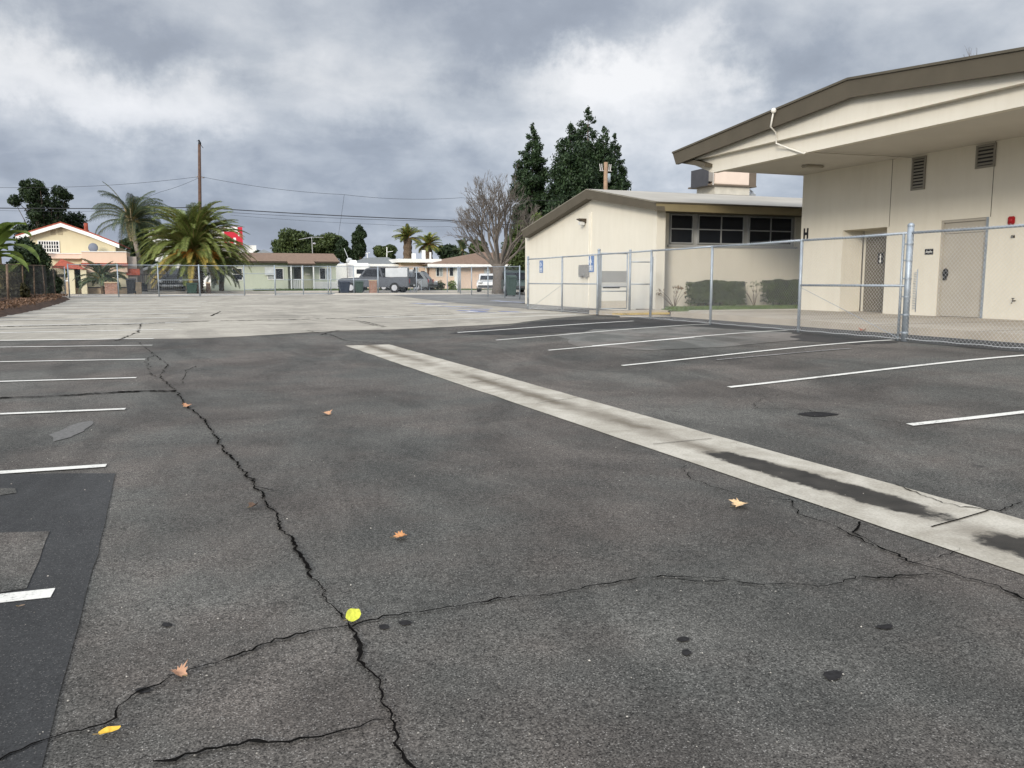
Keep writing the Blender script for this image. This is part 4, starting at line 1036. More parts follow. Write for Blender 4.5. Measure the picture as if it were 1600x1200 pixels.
hedge(1216, 1275, 438, 470, 'clipped dark box hedge on the right, partly behind the building corner')
def sparse(px, label, h=.75, mat=None, seed=1):
    Yh = YW-1.1; x = onY(px, 470, Yh)[0]; rr = random.Random(seed); b = Vector((x, Yh, FLOOR))
    t = thing('young_shrub', label, 'shrub', tuple(b)); m = MB(); s = MB()
    for k in range(9):
        a = rr.uniform(0, 6.28); e = b+Vector((math.cos(a)*.35*rr.random(), math.sin(a)*.3*rr.random(), h*rr.uniform(.6,1.05)))
        e.x += rr.uniform(-.35,.35)
        s.tube([b, b.lerp(e,.5)+Vector((rr.uniform(-.06,.06),0,.05)), e], [.012,.008,.004], 4)
        leaves(m, e, (.12,.12,.06), 14, .04, rr, .1)
    m.build('foliage', mat, t, recalc=False); s.build('stem', BARK, t)
sparse(1054, 'thin reddish young shrub against the wall left of the hedges', .78, leafmat('leaf_red', (.10,.06,.03), (.28,.20,.10)), 3)
sparse(1179, 'pale leafed young shrub between the two hedges', .80, leafmat('leaf_pale', (.10,.11,.06), (.30,.30,.19)), 4)
# palms
def frond(m, st, base, az, el, L, bend, nl, ll, lw, rr, vee=.35, droop=.5, tipback=0, rach=None):
    """one pinnate frond: rachis leaves base at azimuth az, elevation el and arches down"""
    pts = []; p = Vector(base); e = el; n = 10
    h = Vector((math.cos(az), math.sin(az), 0)); side = Vector((-h.y, h.x, 0)); tw = rr.uniform(-.25,.25)
    for i in range(n+1):
        pts.append((Vector(p), e)); d = h*math.cos(e)+Vector((0,0,math.sin(e)))
        p = p + d*(L/n); e -= bend/n*(.4+1.2*i/n)
    if rach is not None: rach.tube([q for q, _ in pts], [.035*(1-.85*i/n) for i in range(n+1)], 4)
    for k in range(nl):
        t = .14+.86*k/(nl-1); f = t*n; i = min(int(f), n-1); q = pts[i][0].lerp(pts[i+1][0], f-i); ee = pts[i][1]
        d = h*math.cos(ee)+Vector((0,0,math.sin(ee))); upv = side.cross(d)*-1
        if upv.z < 0: upv = -upv
        l_ = ll*math.sin(math.pi*(.12+.83*t))**.6*rr.uniform(.85,1.1)
        for sg in (1,-1):
            dd = (side*sg*.8 + d*(.55+.35*t) + upv*(vee+tw*sg)).normalized()
            mid = q + dd*l_*.55; tip = q + dd*l_ + Vector((0,0,-droop*l_*rr.uniform(.6,1.3)))
            wv_ = d*lw*.5; j = len(m.v)
            m.v += [tuple(q-wv_), tuple(q+wv_), tuple(mid+wv_*.9), tuple(mid-wv_*.9), tuple(tip)]
            m.f += [(j,j+1,j+2,j+3), (j+3,j+2,j+4)]
def palm_trunk(base, top, r0, r1, parent, mat, rings=40, amp=.12):
    m = MB(); base = Vector(base); top = Vector(top); pts = []; rs = []
    for i in range(rings+1):
        t = i/rings; pts.append(base.lerp(top, t)); rs.append((r0+(r1-r0)*t)*(1+(amp if i % 2 else -amp*.5)))
    m.tube(pts, rs, 12); return m.build('trunk', mat, parent)
PGR = leafmat('palm_green', (.035,.055,.014), (.22,.26,.065), sc_=.8, trans=.2)
PYE = leafmat('palm_yellow', (.24,.18,.04), (.56,.43,.11), sc_=1.2, trans=.25)
PDK = leafmat('palm_dark', (.018,.034,.016), (.085,.115,.055), sc_=.8)
RACH = M('palm_rachis', (.20,.16,.06), .6)
ORG = M('date_stalks', (.46,.20,.035), .7, var=.3, scale=6)
# broad golden date palm
Dp = 60; pb = onG(306, Dp); crown = Vector((pb.x, pb.y, U(306, 398, Dp).z))
bp = thing('date_palm', 'broad date palm with golden lower fronds and orange stalks on the street lawn', 'palm tree', tuple(pb))
palm_trunk(pb+Vector((0,0,-.2)), crown+Vector((0,0,.1)), .50, .62, bp, M('palm_trunk', (.10,.07,.045), .95, var=.5, scale=9, bump=.8, bscale=14), 34, .10)
rr = random.Random(11); mg = MB(); my = MB(); ra = MB()
for k in range(260):
    el = math.radians(90*(k/260)**.75*-1 + 78) if k < 200 else math.radians(rr.uniform(-22, 8))
    el = math.radians(rr.uniform(8, 85)) if k < 200 else el
    if k >= 200: el = math.radians(rr.uniform(-30, 8))
    L = 4.4*rr.uniform(.85,1.08)*(1.0 if el > .1 else .86)
    yel = k >= 234
    frond(my if yel else mg, None, crown+Vector((0,0,.15+.3*max(0, math.sin(el)))), rr.uniform(0,6.28), el, L, rr.uniform(1.2,2.1) if el > .2 else rr.uniform(.5,.95), 58, .46, .048, rr, .35, .30, rach=ra)
mg.build('frond_crown', PGR, bp, recalc=False); my.build('lower_fronds', PYE, bp, recalc=False); ra.build('frond_stalks', RACH, bp)
m = MB()
for k in range(420):
    a = rr.uniform(0,6.28); q = rr.uniform(.8,1.9); e = crown+Vector((math.cos(a)*q, math.sin(a)*q, rr.uniform(-.25,.35))); s_ = crown+Vector((math.cos(a)*.3, math.sin(a)*.3, .05))
    m.tube([s_, s_.lerp(e,.6)+Vector((0,0,.12)), e+Vector((0,0,-.12))], [.05,.045,.035], 4)
m.build('date_stalks', ORG, bp)
# feathery queen palm
Dq = 66; qb = onG(216, Dq); qc = Vector((U(206, 352, Dq).x, U(206, 352, Dq).y, U(206, 350, Dq).z))
qp = thing('queen_palm', 'tall feathery dark green palm with pale boots beside the golden palm', 'palm tree', tuple(qb))
m = MB(); m.tube([qb+Vector((0,0,-.2)), qb.lerp(qc,.5)+Vector((.25,0,0)), qc], [.24,.17,.16], 12); m.build('trunk', M('queen_trunk', (.26,.22,.18), .9, var=.25, scale=5, stretch=(1,1,5)), qp, smooth=True)
m = MB()
for k in range(26):
    a = rr.uniform(0,6.28); z = rr.uniform(-1.5,.2); s_ = qc+Vector((.14*math.cos(a), .14*math.sin(a), z)); m.tube([s_, s_+Vector((math.cos(a)*.18, math.sin(a)*.18, .7)), s_+Vector((math.cos(a)*.35, math.sin(a)*.35, 1.3))], [.08,.05,.02], 5)
m.build('boots', M('palm_boots', (.42,.33,.20), .85, var=.3, scale=4), qp)
mg = MB(); ra = MB()
for k in range(50):
    el = math.radians(rr.uniform(-5, 80)); frond(mg, None, qc+Vector((0,0,.2)), rr.uniform(0,6.28), el, rr.uniform(2.9,3.9), rr.uniform(1.2,2.4), 84, .62, .022, rr, .15, .75, rach=ra)
frond(mg, None, qc+Vector((0,0,.2)), math.radians(180-20), 1.2, 3.8, .7, 50, .5, .035, rr, .2, .5, rach=ra)
mg.build('frond_crown', PDK, qp, recalc=False); ra.build('frond_stalks', RACH, qp)
def small_palm(name, label, px, D, ycrown, L, nf, seed, mat, group=None, tr=.12, ll=.3, bend=1.5, org=False, base_px=None, droop=.4):
    rr = random.Random(seed); b = onG(base_px or px, D); c = U(px, ycrown, D)
    t = thing(name, label, 'palm tree', tuple(b), group)
    palm_trunk(b+Vector((0,0,-.1)), c, tr*1.2, tr, t, M('palm_trunk', (.10,.07,.045)), 16, .1)
    m = MB(); ra = MB()
    for k in range(nf): frond(m, None, c, rr.uniform(0,6.28), math.radians(rr.uniform(-12,82)), L*rr.uniform(.8,1.1), bend*rr.uniform(.7,1.2), 30, ll, .05, rr, .2, droop, rach=ra)
    m.build('frond_crown', mat, t, recalc=False); ra.build('frond_stalks', ORG if org else RACH, t)
    return t
small_palm('date_palm', 'left and taller of the two distant stout palms above the peach house', 637, 100, 372, 1.9, 46, 51, PGR, 'pair of distant palms', .5, .5, 1.0, True)
small_palm('date_palm', 'right and lower of the two distant stout palms above the peach house', 669, 98, 383, 1.8, 46, 52, PGR, 'pair of distant palms', .5, .5, 1.0, True)
small_palm('young_palm', 'thin green palm tips standing left of the bare tree over the roof', 723, 98, 392, 1.6, 16, 53, PDK, None, .1, .45, .8)
small_palm('pygmy_palm', 'bushy dark green palm behind the brick pillar in front of the yellow house', 158, 56, 436, 1.75, 46, 54, PDK, None, .10, .35, 1.5, base_px=161)
small_palm('pygmy_palm', 'small palm by the porch, left of the bushy one', 118, 60, 440, 1.6, 30, 55, LMID and PDK, None, .09, .35, 1.4)
small_palm('pygmy_palm', 'drooping low palm beside the green house and the big trunk', 346, 64, 425, 2.2, 60, 56, PDK, None, .16, .40, 1.5)
small_palm('pygmy_palm', 'tiny palm tips over the red trimmed parapet', 190, 60, 424, 1.2, 16, 57, PDK, None, .07, .3, 1.2)
# banana plants at the left edge
def banana(px, D, ytop, label, seed, k=8):
    rr = random.Random(seed); b = onG(px, D); H = U(px, ytop, D).z-b.z
    t = thing('banana_plant', label, 'plant', tuple(b), 'banana plants at the left edge'); m = MB(); s = MB()
    s.tube([b, b+Vector((0,0,H*.55))], [.14,.09], 8)
    for i in range(k):
        a = rr.uniform(0,6.28); el = rr.uniform(.35,1.4); L = H*rr.uniform(.40,.6); p = b+Vector((0,0,H*.5)); h = Vector((math.cos(a), math.sin(a), 0)); sd = Vector((-h.y, h.x, 0)); pr = []
        for q in range(9):
            w_ = .30*math.sin(math.pi*min(1, .08+q/8*.92))**.7*rr.uniform(.85,1.05); pr.append((Vector(p), w_)); p = p+(h*math.cos(el)+Vector((0,0,math.sin(el))))*L/8; el -= .22
        for (p0, w0), (p1, w1) in zip(pr, pr[1:]):
            for sg in (1,-1):
                m.poly([p0, p0+sd*sg*w0+Vector((0,0,.10)), p1+sd*sg*w1+Vector((0,0,.10)), p1])
    m.build('leaves', leafmat('banana_leaf', (.06,.095,.02), (.20,.26,.06), sc_=1.2, trans=.3), t, recalc=False); s.build('stem', M('banana_stem', (.16,.13,.05), .8, var=.4), t)
banana(2, 38, 315, 'tallest banana plant with bright leaves at the left edge', 61); banana(-14, 36, 345, 'banana plant with drooping leaves cut by the left edge', 62, 9); banana(16, 36, 395, 'short banana plant behind the rusty fence', 63, 8)
ctree('shrub', 'large dark rounded shrub behind the rusty fence', 43, 42, 37, 370, 470, 64, LDARK, 15000, .11, 16, group=None, cat='shrub')
ctree('shrub', 'dark shrub filling the end of the rusty fence', 80, 45, 24, 420, 468, 65, LDARK, 7000, .10, 8, group=None, cat='shrub')
ctree('shrub', 'brownish undergrowth behind the rusty fence at the left edge', 20, 36, 30, 425, 480, 66, LOLV, 6000, .10, 8, group=None, cat='shrub')
ctree('shrub', 'grey green shrub beside the porch of the yellow house', 116, 58, 18, 420, 458, 67, LMID, 5000, .12, 7, group=None, cat='shrub')
o_ = MB(); rr = random.Random(5)
for _ in range(5200):
    e = rr.random(); t = e*(len(bx)-1); k = min(int(t), len(bx)-2); p = bx[k].lerp(bx[k+1], t-k); x = p.x-rr.uniform(.1,3.2); y = p.y+rr.uniform(-.2,.2); z = terr(x,y)+.26+rr.uniform(-.05,.05); n_ = rv(rr); a = n_.cross(rv(rr)).normalized()*.055; b_ = n_.cross(a)*.6
    o_.poly([Vector((x,y,z))-a, Vector((x,y,z))+b_, Vector((x,y,z))+a, Vector((x,y,z))-b_])
tag(o_.build('leaf_litter', leafmat('litter', (.05,.028,.015), (.22,.13,.08), sc_=3), recalc=False), 'brown dry leaf litter and clods along the left planting bed', 'leaf litter', kind='stuff')
# bare trees
def bare(name, label, base, segs, levels, seed, mat, group=None, trunk=None, spread=.45, upb=.35, r0=.12, L0=1.5, twig=.008, shrink=.74):
    rr = random.Random(seed); t = thing(name, label, 'tree', tuple(base), group); mt = MB(); mbr = MB()
    if trunk: mt.tube([p for p, r in trunk], [r for p, r in trunk], 12); mt.build('trunk', mat, t, smooth=True)
    def grow(p, d, L, r, lv):
        mid = p + d*L*.5 + rv(rr)*L*.05; e = p + (d+Vector((0,0,upb*.2))).normalized()*L + rv(rr)*L*.05
        mbr.tube([p, mid, e], [r, r*.85, r*.68], 6 if r > .04 else 3, False)
        if lv == 0: return
        for k in range(rr.choice((2,3)) if lv > 1 else 3):
            nd = (d + rv(rr)*spread + Vector((0,0,upb))).normalized() if lv > 0 else d
            grow(e if rr.random() < .75 else mid, nd, L*shrink*rr.uniform(.75,1.2), max(twig, r*.62), lv-1)
    for (p, d, L, r) in segs: grow(Vector(p), Vector(d).normalized(), L, r, levels)
    mbr.build('branches', mat, t, recalc=False); return t
Dt = 56; tb = onG(779, Dt); zs_ = lambda y: U(779, y, Dt).z; up_ = Vector((0,0,1))
fork = Vector((tb.x, tb.y, zs_(415)))
segs = []
rr = random.Random(8)
for px, py in ((738,350),(752,332),(768,325),(783,326),(798,336),(812,352),(728,366),(790,322),(760,340),(745,342),(804,346),(775,335),(820,368)):
    e = U(px, py, Dt); e.y += rr.uniform(-1.2,1.2); e.x += 0
    d = e-fork; segs.append((fork+Vector(((px-775)*.007, rr.uniform(-.15,.15), 0)), d, d.length*.48, .10))
bare('bare_tree', 'leafless grey tree with many upright branches beside the far fence corner', tb, segs, 6, 17, M('bark_bare', (.115,.098,.082), .9, var=.25, scale=6), None, [(tb+Vector((0,0,-.2)), .50), (tb+Vector((0,0,.5)), .42), (tb.lerp(fork,.6), .38), (fork+Vector((0,0,.1)), .42)], .50, .10, L0=1, twig=.009, shrink=.72)
tb2 = Vector((25.5, 15.5, .4)); e2 = U(1535, 92, 27)
bare('bare_tree', 'thin bare twigs of a tree rising behind the canopy roof', Vector((e2.x, e2.y, .4)), [(Vector((e2.x, e2.y, e2.z-2.4)), (a, .3, .8), .85, .03) for a in (-.9,-.3,.3,.9)], 4, 5, BARKG, None, [(Vector((e2.x, e2.y, .3)), .2), (Vector((e2.x, e2.y, e2.z-2.3)), .13)], .5, .12, twig=.004)
# ------------------------------------------------------------------ poles and wires
WOODP = M('pole_wood', (.085,.05,.035), .9, var=.3, scale=4); WOODL = M('pole_wood_light', (.25,.165,.105), .9, var=.2, scale=4)
Dz = 74
pb1 = onG(313.5, Dz); ptop = U(311.5, 226, Dz)
up1 = thing('utility_pole', 'tall dark wooden utility pole rising behind the golden palm', 'pole', tuple(pb1))
MB().tube([pb1, Vector((ptop.x, ptop.y, ptop.z))], [.19,.13], 10).build('pole', WOODP, up1, smooth=True)
m = MB(); q = U(313, 277, Dz); m.tube([q+Vector((-.25,0,.05)), q+Vector((.25,0,-.05))], .04, 6); m.ell(q+Vector((.28,0,0)), .07,.07,.09, 8, 6); m.ell(q+Vector((-.28,0,.05)), .07,.07,.09, 8, 6); m.build('insulator', M('insul', (.25,.24,.24), .4), up1)
# crow on the pole top
cr = MB(); c = Vector((ptop.x, ptop.y, ptop.z))
cr.ell(c+Vector((.03,0,.10)), .13,.11,.22, 12, 10); cr.ell(c+Vector((-.02,-.02,.34)), .085,.08,.09, 12, 8); cr.prism([c+Vector((-.08,-.03,.36)), c+Vector((-.08,.03,.36)), c+Vector((-.21,0,.31))], (0,0,-.03)); cr.prism([c+Vector((.08,-.06,.0)), c+Vector((.08,.06,.0)), c+Vector((.30,.05,-.30)), c+Vector((.30,-.05,-.30))], (.03,0,.03))
tag(cr.build('crow', M('crow_black', (.008,.008,.010), .5), smooth=True), 'black crow perched on top of the tall utility pole', 'bird')
D2 = 62; p2b = onG(944, D2); p2t = U(943, 257, D2)
up2 = thing('utility_pole', 'light brown utility pole with pale transformer in front of the conifers', 'pole', tuple(p2b))
MB().tube([p2b, Vector((p2b.x, p2b.y, p2t.z))], [.18,.145], 10).build('pole', WOODL, up2, smooth=True)
q = U(950.5, 278, D2); m = MB(); m.tube([q+Vector((0,0,-.32)), q+Vector((0,0,.32))], .17, 12); m.tube([q+Vector((-.1,0,.32)), q+Vector((-.1,0,.48))], .03, 6); m.build('transformer', M('transf', (.48,.53,.54), .5), up2, smooth=True)
m = MB()
for dx in (-.42,-.28,.24,.36): 
    b = Vector((p2b.x+dx, p2b.y, U(943,266,D2).z)); m.tube([b+Vector((0,0,-.2)), b+Vector((dx*.2,0,.3))], .035, 6)
m.tube([(p2b.x-.5,p2b.y,U(943,270,D2).z),(p2b.x+.5,p2b.y,U(943,270,D2).z)], .03, 4); m.build('fuse_holder', M('insul2', (.42,.40,.38), .5), up2)
def wire(label, pts, r=.012, sag=0.0):
    P = [U(*p) for p in pts]; m = MB(); out = []
    for a, b in zip(P, P[1:]):
        for k in range(12): t = k/12; out.append(a.lerp(b, t)-Vector((0,0,sag*4*t*(1-t))))
    out.append(P[-1]); m.tube(out, r, 4); tag(m.build('overhead_wire', M('wire_black', (.02,.02,.022), .6)), label, 'wire', 'overhead wires')
wire('thin overhead wire from the left edge up to the tall pole', [(-80,290,Dz),(312,276,Dz)], .014, .5)
wire('thin overhead wire from the tall pole right toward the conifers', [(314,276,Dz),(537,304,Dz),(720,309,Dz),(960,309,Dz+4)], .014, .25)
wire('short service drop from the tall pole down to the left', [(312,277,Dz),(250,300,Dz-4),(190,318,Dz-10)], .012, .1)
wire('thin service wire hanging down over the green house', [(538,304,Dz),(533,340,Dz+2),(528,372,Dz+5)], .012)
wire('thick black cable crossing low behind the palms', [(-80,324,Dz),(312,324,Dz),(700,344,Dz),(830,352,Dz)], .038, .1)
wire('second thinner cable just below the thick black one', [(300,328,Dz),(700,346,Dz),(830,354,Dz)], .016, .15)
wire('faint lowest cable crossing above the green house trees', [(360,336,Dz+6),(600,351,Dz+6),(700,354,Dz+6),(760,355,Dz+6)], .011, .1)
wire('thin cable from the left edge below the thick black one', [(-80,326,Dz+1),(160,330,Dz+1),(300,328,Dz+1)], .011, .1)
# ------------------------------------------------------------------ houses
YEL = stucco('house_yellow', (.64,.57,.39)); PEACH = stucco('house_peach', (.66,.50,.38)); GREENH = stucco('house_green', (.46,.49,.39))
PINK = stucco('house_pink', (.70,.54,.43)); WSIDE = M('white_siding', (.66,.65,.62), .7, var=.05, scale=2, fine=.1, bscale=6, stretch=(.1,.1,6)); REDT = M('red_tiles', (.36,.085,.05), .8, var=.3, scale=6, fine=.35, bscale=9)
SHING = M('brown_shingles', (.23,.155,.11), .9, var=.15, scale=3, fine=.25, bscale=9); SHG = M('grey_shingles', (.19,.20,.20), .9, var=.12, scale=3, fine=.2, bscale=9)
CURT = M('curtain', (.35,.37,.37), .9, var=.2, scale=4); TAN = stucco('block_tan', (.45,.34,.22))
def PR(px0, px1, py0, py1, Y):   # pixel rect -> x0,x1,z0,z1 on plane Y
    pm = (px0+px1)/2; return onY(px0,430,Y)[0], onY(px1,430,Y)[0], onY(pm,py1,Y)[1], onY(pm,py0,Y)[1]
def pbox(name, px0, px1, py0, py1, Y, dep, mat, parent, bevel=0, zb_=None, **k):
    x0, x1, z0, z1 = PR(px0, px1, py0, py1, Y)
    if zb_ is not None: z0 = zb_
    return MB().box(x0, x1, Y, Y+dep, z0, z1).build(name, mat, parent, bevel=bevel)
def window(px0, px1, py0, py1, Y, parent, nx=2, ny=1, fr=WHITE, pane=GLASS, t=.06, half=None):
    x0, x1, z0, z1 = PR(px0, px1, py0, py1, Y); f = MB(); a = Y-.06; b = Y-.004
    f.box(x0-t, x0, a, b, z0-t, z1+t); f.box(x1, x1+t, a, b, z0-t, z1+t); f.box(x0, x1, a, b, z0-t, z0); f.box(x0, x1, a, b, z1, z1+t)
    for k in range(1, nx): x = x0+(x1-x0)*k/nx; f.box(x-t*.35, x+t*.35, a+.006, b-.012, z0, z1)
    for k in range(1, ny): z = z0+(z1-z0)*k/ny; f.box(x0, x1, a+.012, b-.014, z-t*.3, z+t*.3)
    o = f.build('window', fr, parent)
    MB().box(x0, x1, Y-.022, Y-.008, z0, z1).build('pane', pane, o)
    if half:
        xa, xb = (x0+.03, x0+(x1-x0)*.45) if half == 'l' else (x0+(x1-x0)*.52, x1-.03)
        MB().box(xa, xb, Y-.030, Y-.023, z0+.02, z1-.02).build('curtain', CURT, o)
    return o
def roofslab(pts, mat, parent, name='roof', th=.12):
    m = MB(); m.prism(pts, (0,0,-th)); return m.build(name, mat, parent)
V = lambda px, py, Y: Vector((onY(px,py,Y)[0], Y, onY(px,py,Y)[1]))
# two storey yellow house
Y1 = 68.0; h1 = thing('house', 'two storey yellow house with orange tiled gable and pink lower parapet', 'house', (-11, Y1, .6))
pk, le, re = V(94.5,352,Y1), V(33,371,Y1), V(182,384,Y1)
m = MB(); rb = V(181,398,Y1); m.prism([(le.x, Y1, .3), (rb.x, Y1, .3), (rb.x, Y1, re.z), (pk.x, Y1, pk.z), (le.x, Y1, le.z-.1)], (0, 9, 0)); m.build('wall', YEL, h1)
A_, B_, C_ = V(24,369.5,Y1-.5), V(94.5,348.5,Y1-.5), V(186,382,Y1-.5); mid_ = V(140,364,Y1-.5)
for nm, dz_, mt, y_, th_ in (('rake_board', 0, WHITE, 0, .22), ):
    m = MB(); d = Vector((0,0,-.26)); m.prism([A_, B_, mid_, C_, C_+d, mid_+d, B_+d, A_+d], (0, .12, 0)); m.build(nm, WHITE, h1)
BK = Vector((0, 10, 0)); u = Vector((0,0,.10)); m = MB()
for a, b in ((A_, B_), (B_, mid_), (mid_, C_)): m.prism([a, b, b+u, a+u], BK)
rf = m.build('roof', REDT, h1)
m = MB(); q = V(134.5,356,Y1+2); m.tube([q+Vector((0,0,-.6)), q+Vector((0,0,.35))], .14, 8); m.build('chimney', REDT, rf)
window(64,94.5,377.5,393.5,Y1,h1,8,3,pane=GLASS,t=.07)
for px in (88,99): pbox('attic_vent', px-4.5, px+3, 357, 367, Y1-.03, .027, M('vent_tan', (.42,.36,.24), .8), h1)
pbox('lower_wall', 77, 131, 396.5, 404, Y1-.5, .49, PINK, h1)
pbox('trim_band', 76, 131, 395.5, 396.6, Y1-.55, .05, WHITE, h1)
x0, x1, z0, z1 = PR(129.5,199.5,393.5,412,Y1-3); MB().box(x0,x1,Y1-3,Y1-.02,z0-.6,z1).build('parapet_wall', PEACH, h1)
pbox('coping', 128.5, 200, 392.6, 393.7, Y1-3.05, 3, WHITE, h1); pbox('red_trim', 128, 200.5, 411, 415.2, Y1-3.3, .3, REDT, h1)
MB().box(x0,x1,Y1-2.7,Y1-.03,.3,z0-.6).build('lower_wall', YEL, h1)
MB().box(x1+.01,x1+.6,Y1-2.6,Y1+4,.3,z1-.3).build('side_wall', M('side_grey', (.33,.29,.26), .9), h1)
MB().box(x1-.1,x1+.8,Y1-2.8,Y1-2.62,z0-.8,z0-.35).build('side_trim', REDT, h1)
# porch hip
P0, P1, P2 = V(80,415,Y1-4), V(95.6,404.5,Y1-2.5), V(134,421,Y1-4); m = MB()
b0, b1 = Vector((P0.x, Y1-.6, P0.z)), Vector((P2.x, Y1-.6, P2.z)); pr = V(115,408,Y1-2)
P0z = Vector((P0.x, P0.y, P2.z+.1)); m.poly([P0z, P2, P1]); m.poly([P2, b1, P1]); m.poly([b1, b0, P1]); m.poly([b0, P0z, P1]); m.poly([P0z, P2, b1, b0]); m.build('porch_roof', REDT, h1)
m = MB()
for px in (84,112,131): q = V(px,430,Y1-3.7); m.box(q.x-.18,q.x+.18,q.y-.18,q.y+.18,.4,P2.z-.02)
m.build('porch_post', YEL, h1)
m = MB(); q = V(145.5,387,Y1-.7); m.ell(q, .33,.10,.34, 14, 8); o = m.build('satellite_dish', M('dish_grey', (.14,.15,.18), .6), h1, smooth=True); MB().tube([q, q+Vector((0,.65,-.25))], .03, 6).build('bracket', M('dish_grey', (.14,.15,.18)), o)
m = MB(); q = V(63,389,Y1-1.2); m.ell(q, .28,.08,.28, 14, 8); q2 = m.build('satellite_dish', WHITE, h1, smooth=True); MB().tube([q, q+Vector((0,1.1,-.2))], .03, 6).build('bracket', WHITE, q2)
# garage house behind the palm
Y2 = 72; h2 = thing('house', 'low cream garage house with white gable rim hidden behind the golden palm', 'house', (0, Y2, .6))
e0, e1, e2_ = V(207,425,Y2), V(249,411,Y2), V(296,420,Y2)
MB().prism([(e0.x,Y2,.4),(e2_.x,Y2,.4),(e2_.x,Y2,e2_.z-.1),(e1.x,Y2,e1.z-.1),(e0.x,Y2,e0.z-.1)], (0,7,0)).build('wall', YEL, h2)
m = MB(); d = Vector((0,0,-.2)); a, b, c = V(204,426,Y2-.4), V(249,410,Y2-.4), V(300,420,Y2-.4); m.prism([a,b,c,c+d,b+d,a+d], (0,7.6,0)); m.build('roof', WHITE, h2)
gd = pbox('garage_door', 222, 286, 424, 456, Y2-.05, .045, M('garage_cream', (.64,.57,.42), .7, var=.04, fine=.25, bscale=3, stretch=(3,1,.1)), h2)
# iron gate, block pillars, low wall, bricks
Y3 = 62.5; BLK = M('iron_black', (.015,.015,.017), .5)
ig = thing('iron_gate', 'black wrought iron driveway gate with vertical bars', 'gate', (-2, Y3, .6))
x0, x1, z0, z1 = PR(219,298,429,456,Y3); m = MB(); m.box(x0,x1,Y3,Y3+.05,z1-.06,z1); m.box(x0,x1,Y3,Y3+.05,z0+.15,z0+.22); m.build('rail', BLK, ig)
m = MB(); x = x0
while x < x1: m.box(x-.011,x+.011,Y3+.01,Y3+.035,z0+.1,z1+.05); x += .13
m.build('bars', BLK, ig); m = MB(); q = V(248,428,Y3-.03); m.tube([q+Vector((.55*math.cos(a),0,.40*math.sin(a))) for a in [i*.35 for i in range(19)]], .03, 5); m.build('scroll', BLK, ig)
def pillar(px0, px1, py0, py1, D, mat, label, cap, name='brick_pillar'):
    b = onG((px0+px1)/2, D); w_ = (px1-px0)/F*D/2*1.0; zt = U(px0, py0, D).z; zb_ = min(b.z, U(px0, py1, D).z)
    t = thing(name, label, 'pillar', tuple(b)); MB().box(b.x-w_*.93,b.x+w_*.93,b.y-w_*.9,b.y+w_*.9,zb_-.1,zt-.08).build('shaft', mat, t, bevel=.01)
    MB().box(b.x-w_,b.x+w_,b.y-w_,b.y+w_,zt-.078,zt).build('cap', cap, t, bevel=.01); return t
def brickmat(name, c1, c2, mortar, s=1):
    m, nt, b = base_mat(name); g = nt.new('ShaderNodeNewGeometry'); sp_ = nt.new('ShaderNodeSeparateXYZ'); nt.link(g.outputs['Position'], sp_.inputs[0])
    cb = nt.new('ShaderNodeCombineXYZ'); nt.link(nt.math('ADD', sp_.outputs[0], sp_.outputs[1]), cb.inputs[0]); nt.link(sp_.outputs[2], cb.inputs[1])
    t = nt.new('ShaderNodeTexBrick'); nt.link(cb.outputs[0], t.inputs[0]); t.inputs['Color1'].default_value = (*c1,1); t.inputs['Color2'].default_value = (*c2,1); t.inputs['Mortar'].default_value = (*mortar,1)
    t.inputs['Scale'].default_value = s; t.inputs['Brick Width'].default_value = .24; t.inputs['Row Height'].default_value = .085; t.inputs['Mortar Size'].default_value = .012
    c = nt.mix(1.0, t.outputs[0], nt.ramp(nt.noise(nt.obj(), 5, 4, .6), [(.3, g3(.7)), (.7, g3(1.15))]), 'MULTIPLY'); nt.link(c, b.inputs['Base Color']); b.inputs['Roughness'].default_value = .9
    MATS[name] = m; return m
BRK = brickmat('red_brick', (.24,.085,.05), (.33,.15,.09), (.30,.26,.21)); BRT = brickmat('tan_block', (.46,.34,.21), (.50,.37,.24), (.35,.28,.2))
pillar(165,184,440.5,463,54,BRK,'stepped red brick pillar in front of the bushy small palm',TAN)
pillar(209,221,441,463,55,BRT,'tan block pillar right of the black bin',TAN)
pillar(104,112,438,461,57,BRT,'narrow tan pillar with urn left of the low wall',WHITE)
pillar(322,329,441,463,56,M('dark_brick', (.07,.045,.03), .9, var=.3, scale=9),'dark brown brick pillar right of the big palm trunk',TAN)
pillar(577,588.5,437,457.5,57,BRK,'red brick mailbox pillar beside the green bin',TAN)
lw = thing('low_wall', 'low tan block garden wall between the pillars', 'wall', (-7, 58, .6)); a = onG(112, 57.5); b = onG(209, 57); MB().box(a.x, b.x, a.y-.1, a.y+.1, .4, U(160,450,57).z).build('wall_body', BRT, lw); MB().box(a.x, b.x, a.y-.13, a.y+.13, U(160,450,57).z, U(160,450,57).z+.06).build('coping', BLK, lw)
pillar_urn = MB(); q = U(108, 436, 57); pillar_urn.ell(q, .17,.17,.16, 12, 8); pillar_urn.ell(q+Vector((0,0,.22)), .1,.1,.1, 10, 6); pillar_urn.tube([q+Vector((0,0,-.22)), q+Vector((0,0,-.05))], [.13,.06], 10); tag(pillar_urn.build('urn', M('urn_stone', (.5,.42,.33), .8), smooth=True), 'small stone urn on top of the narrow tan pillar', 'urn')
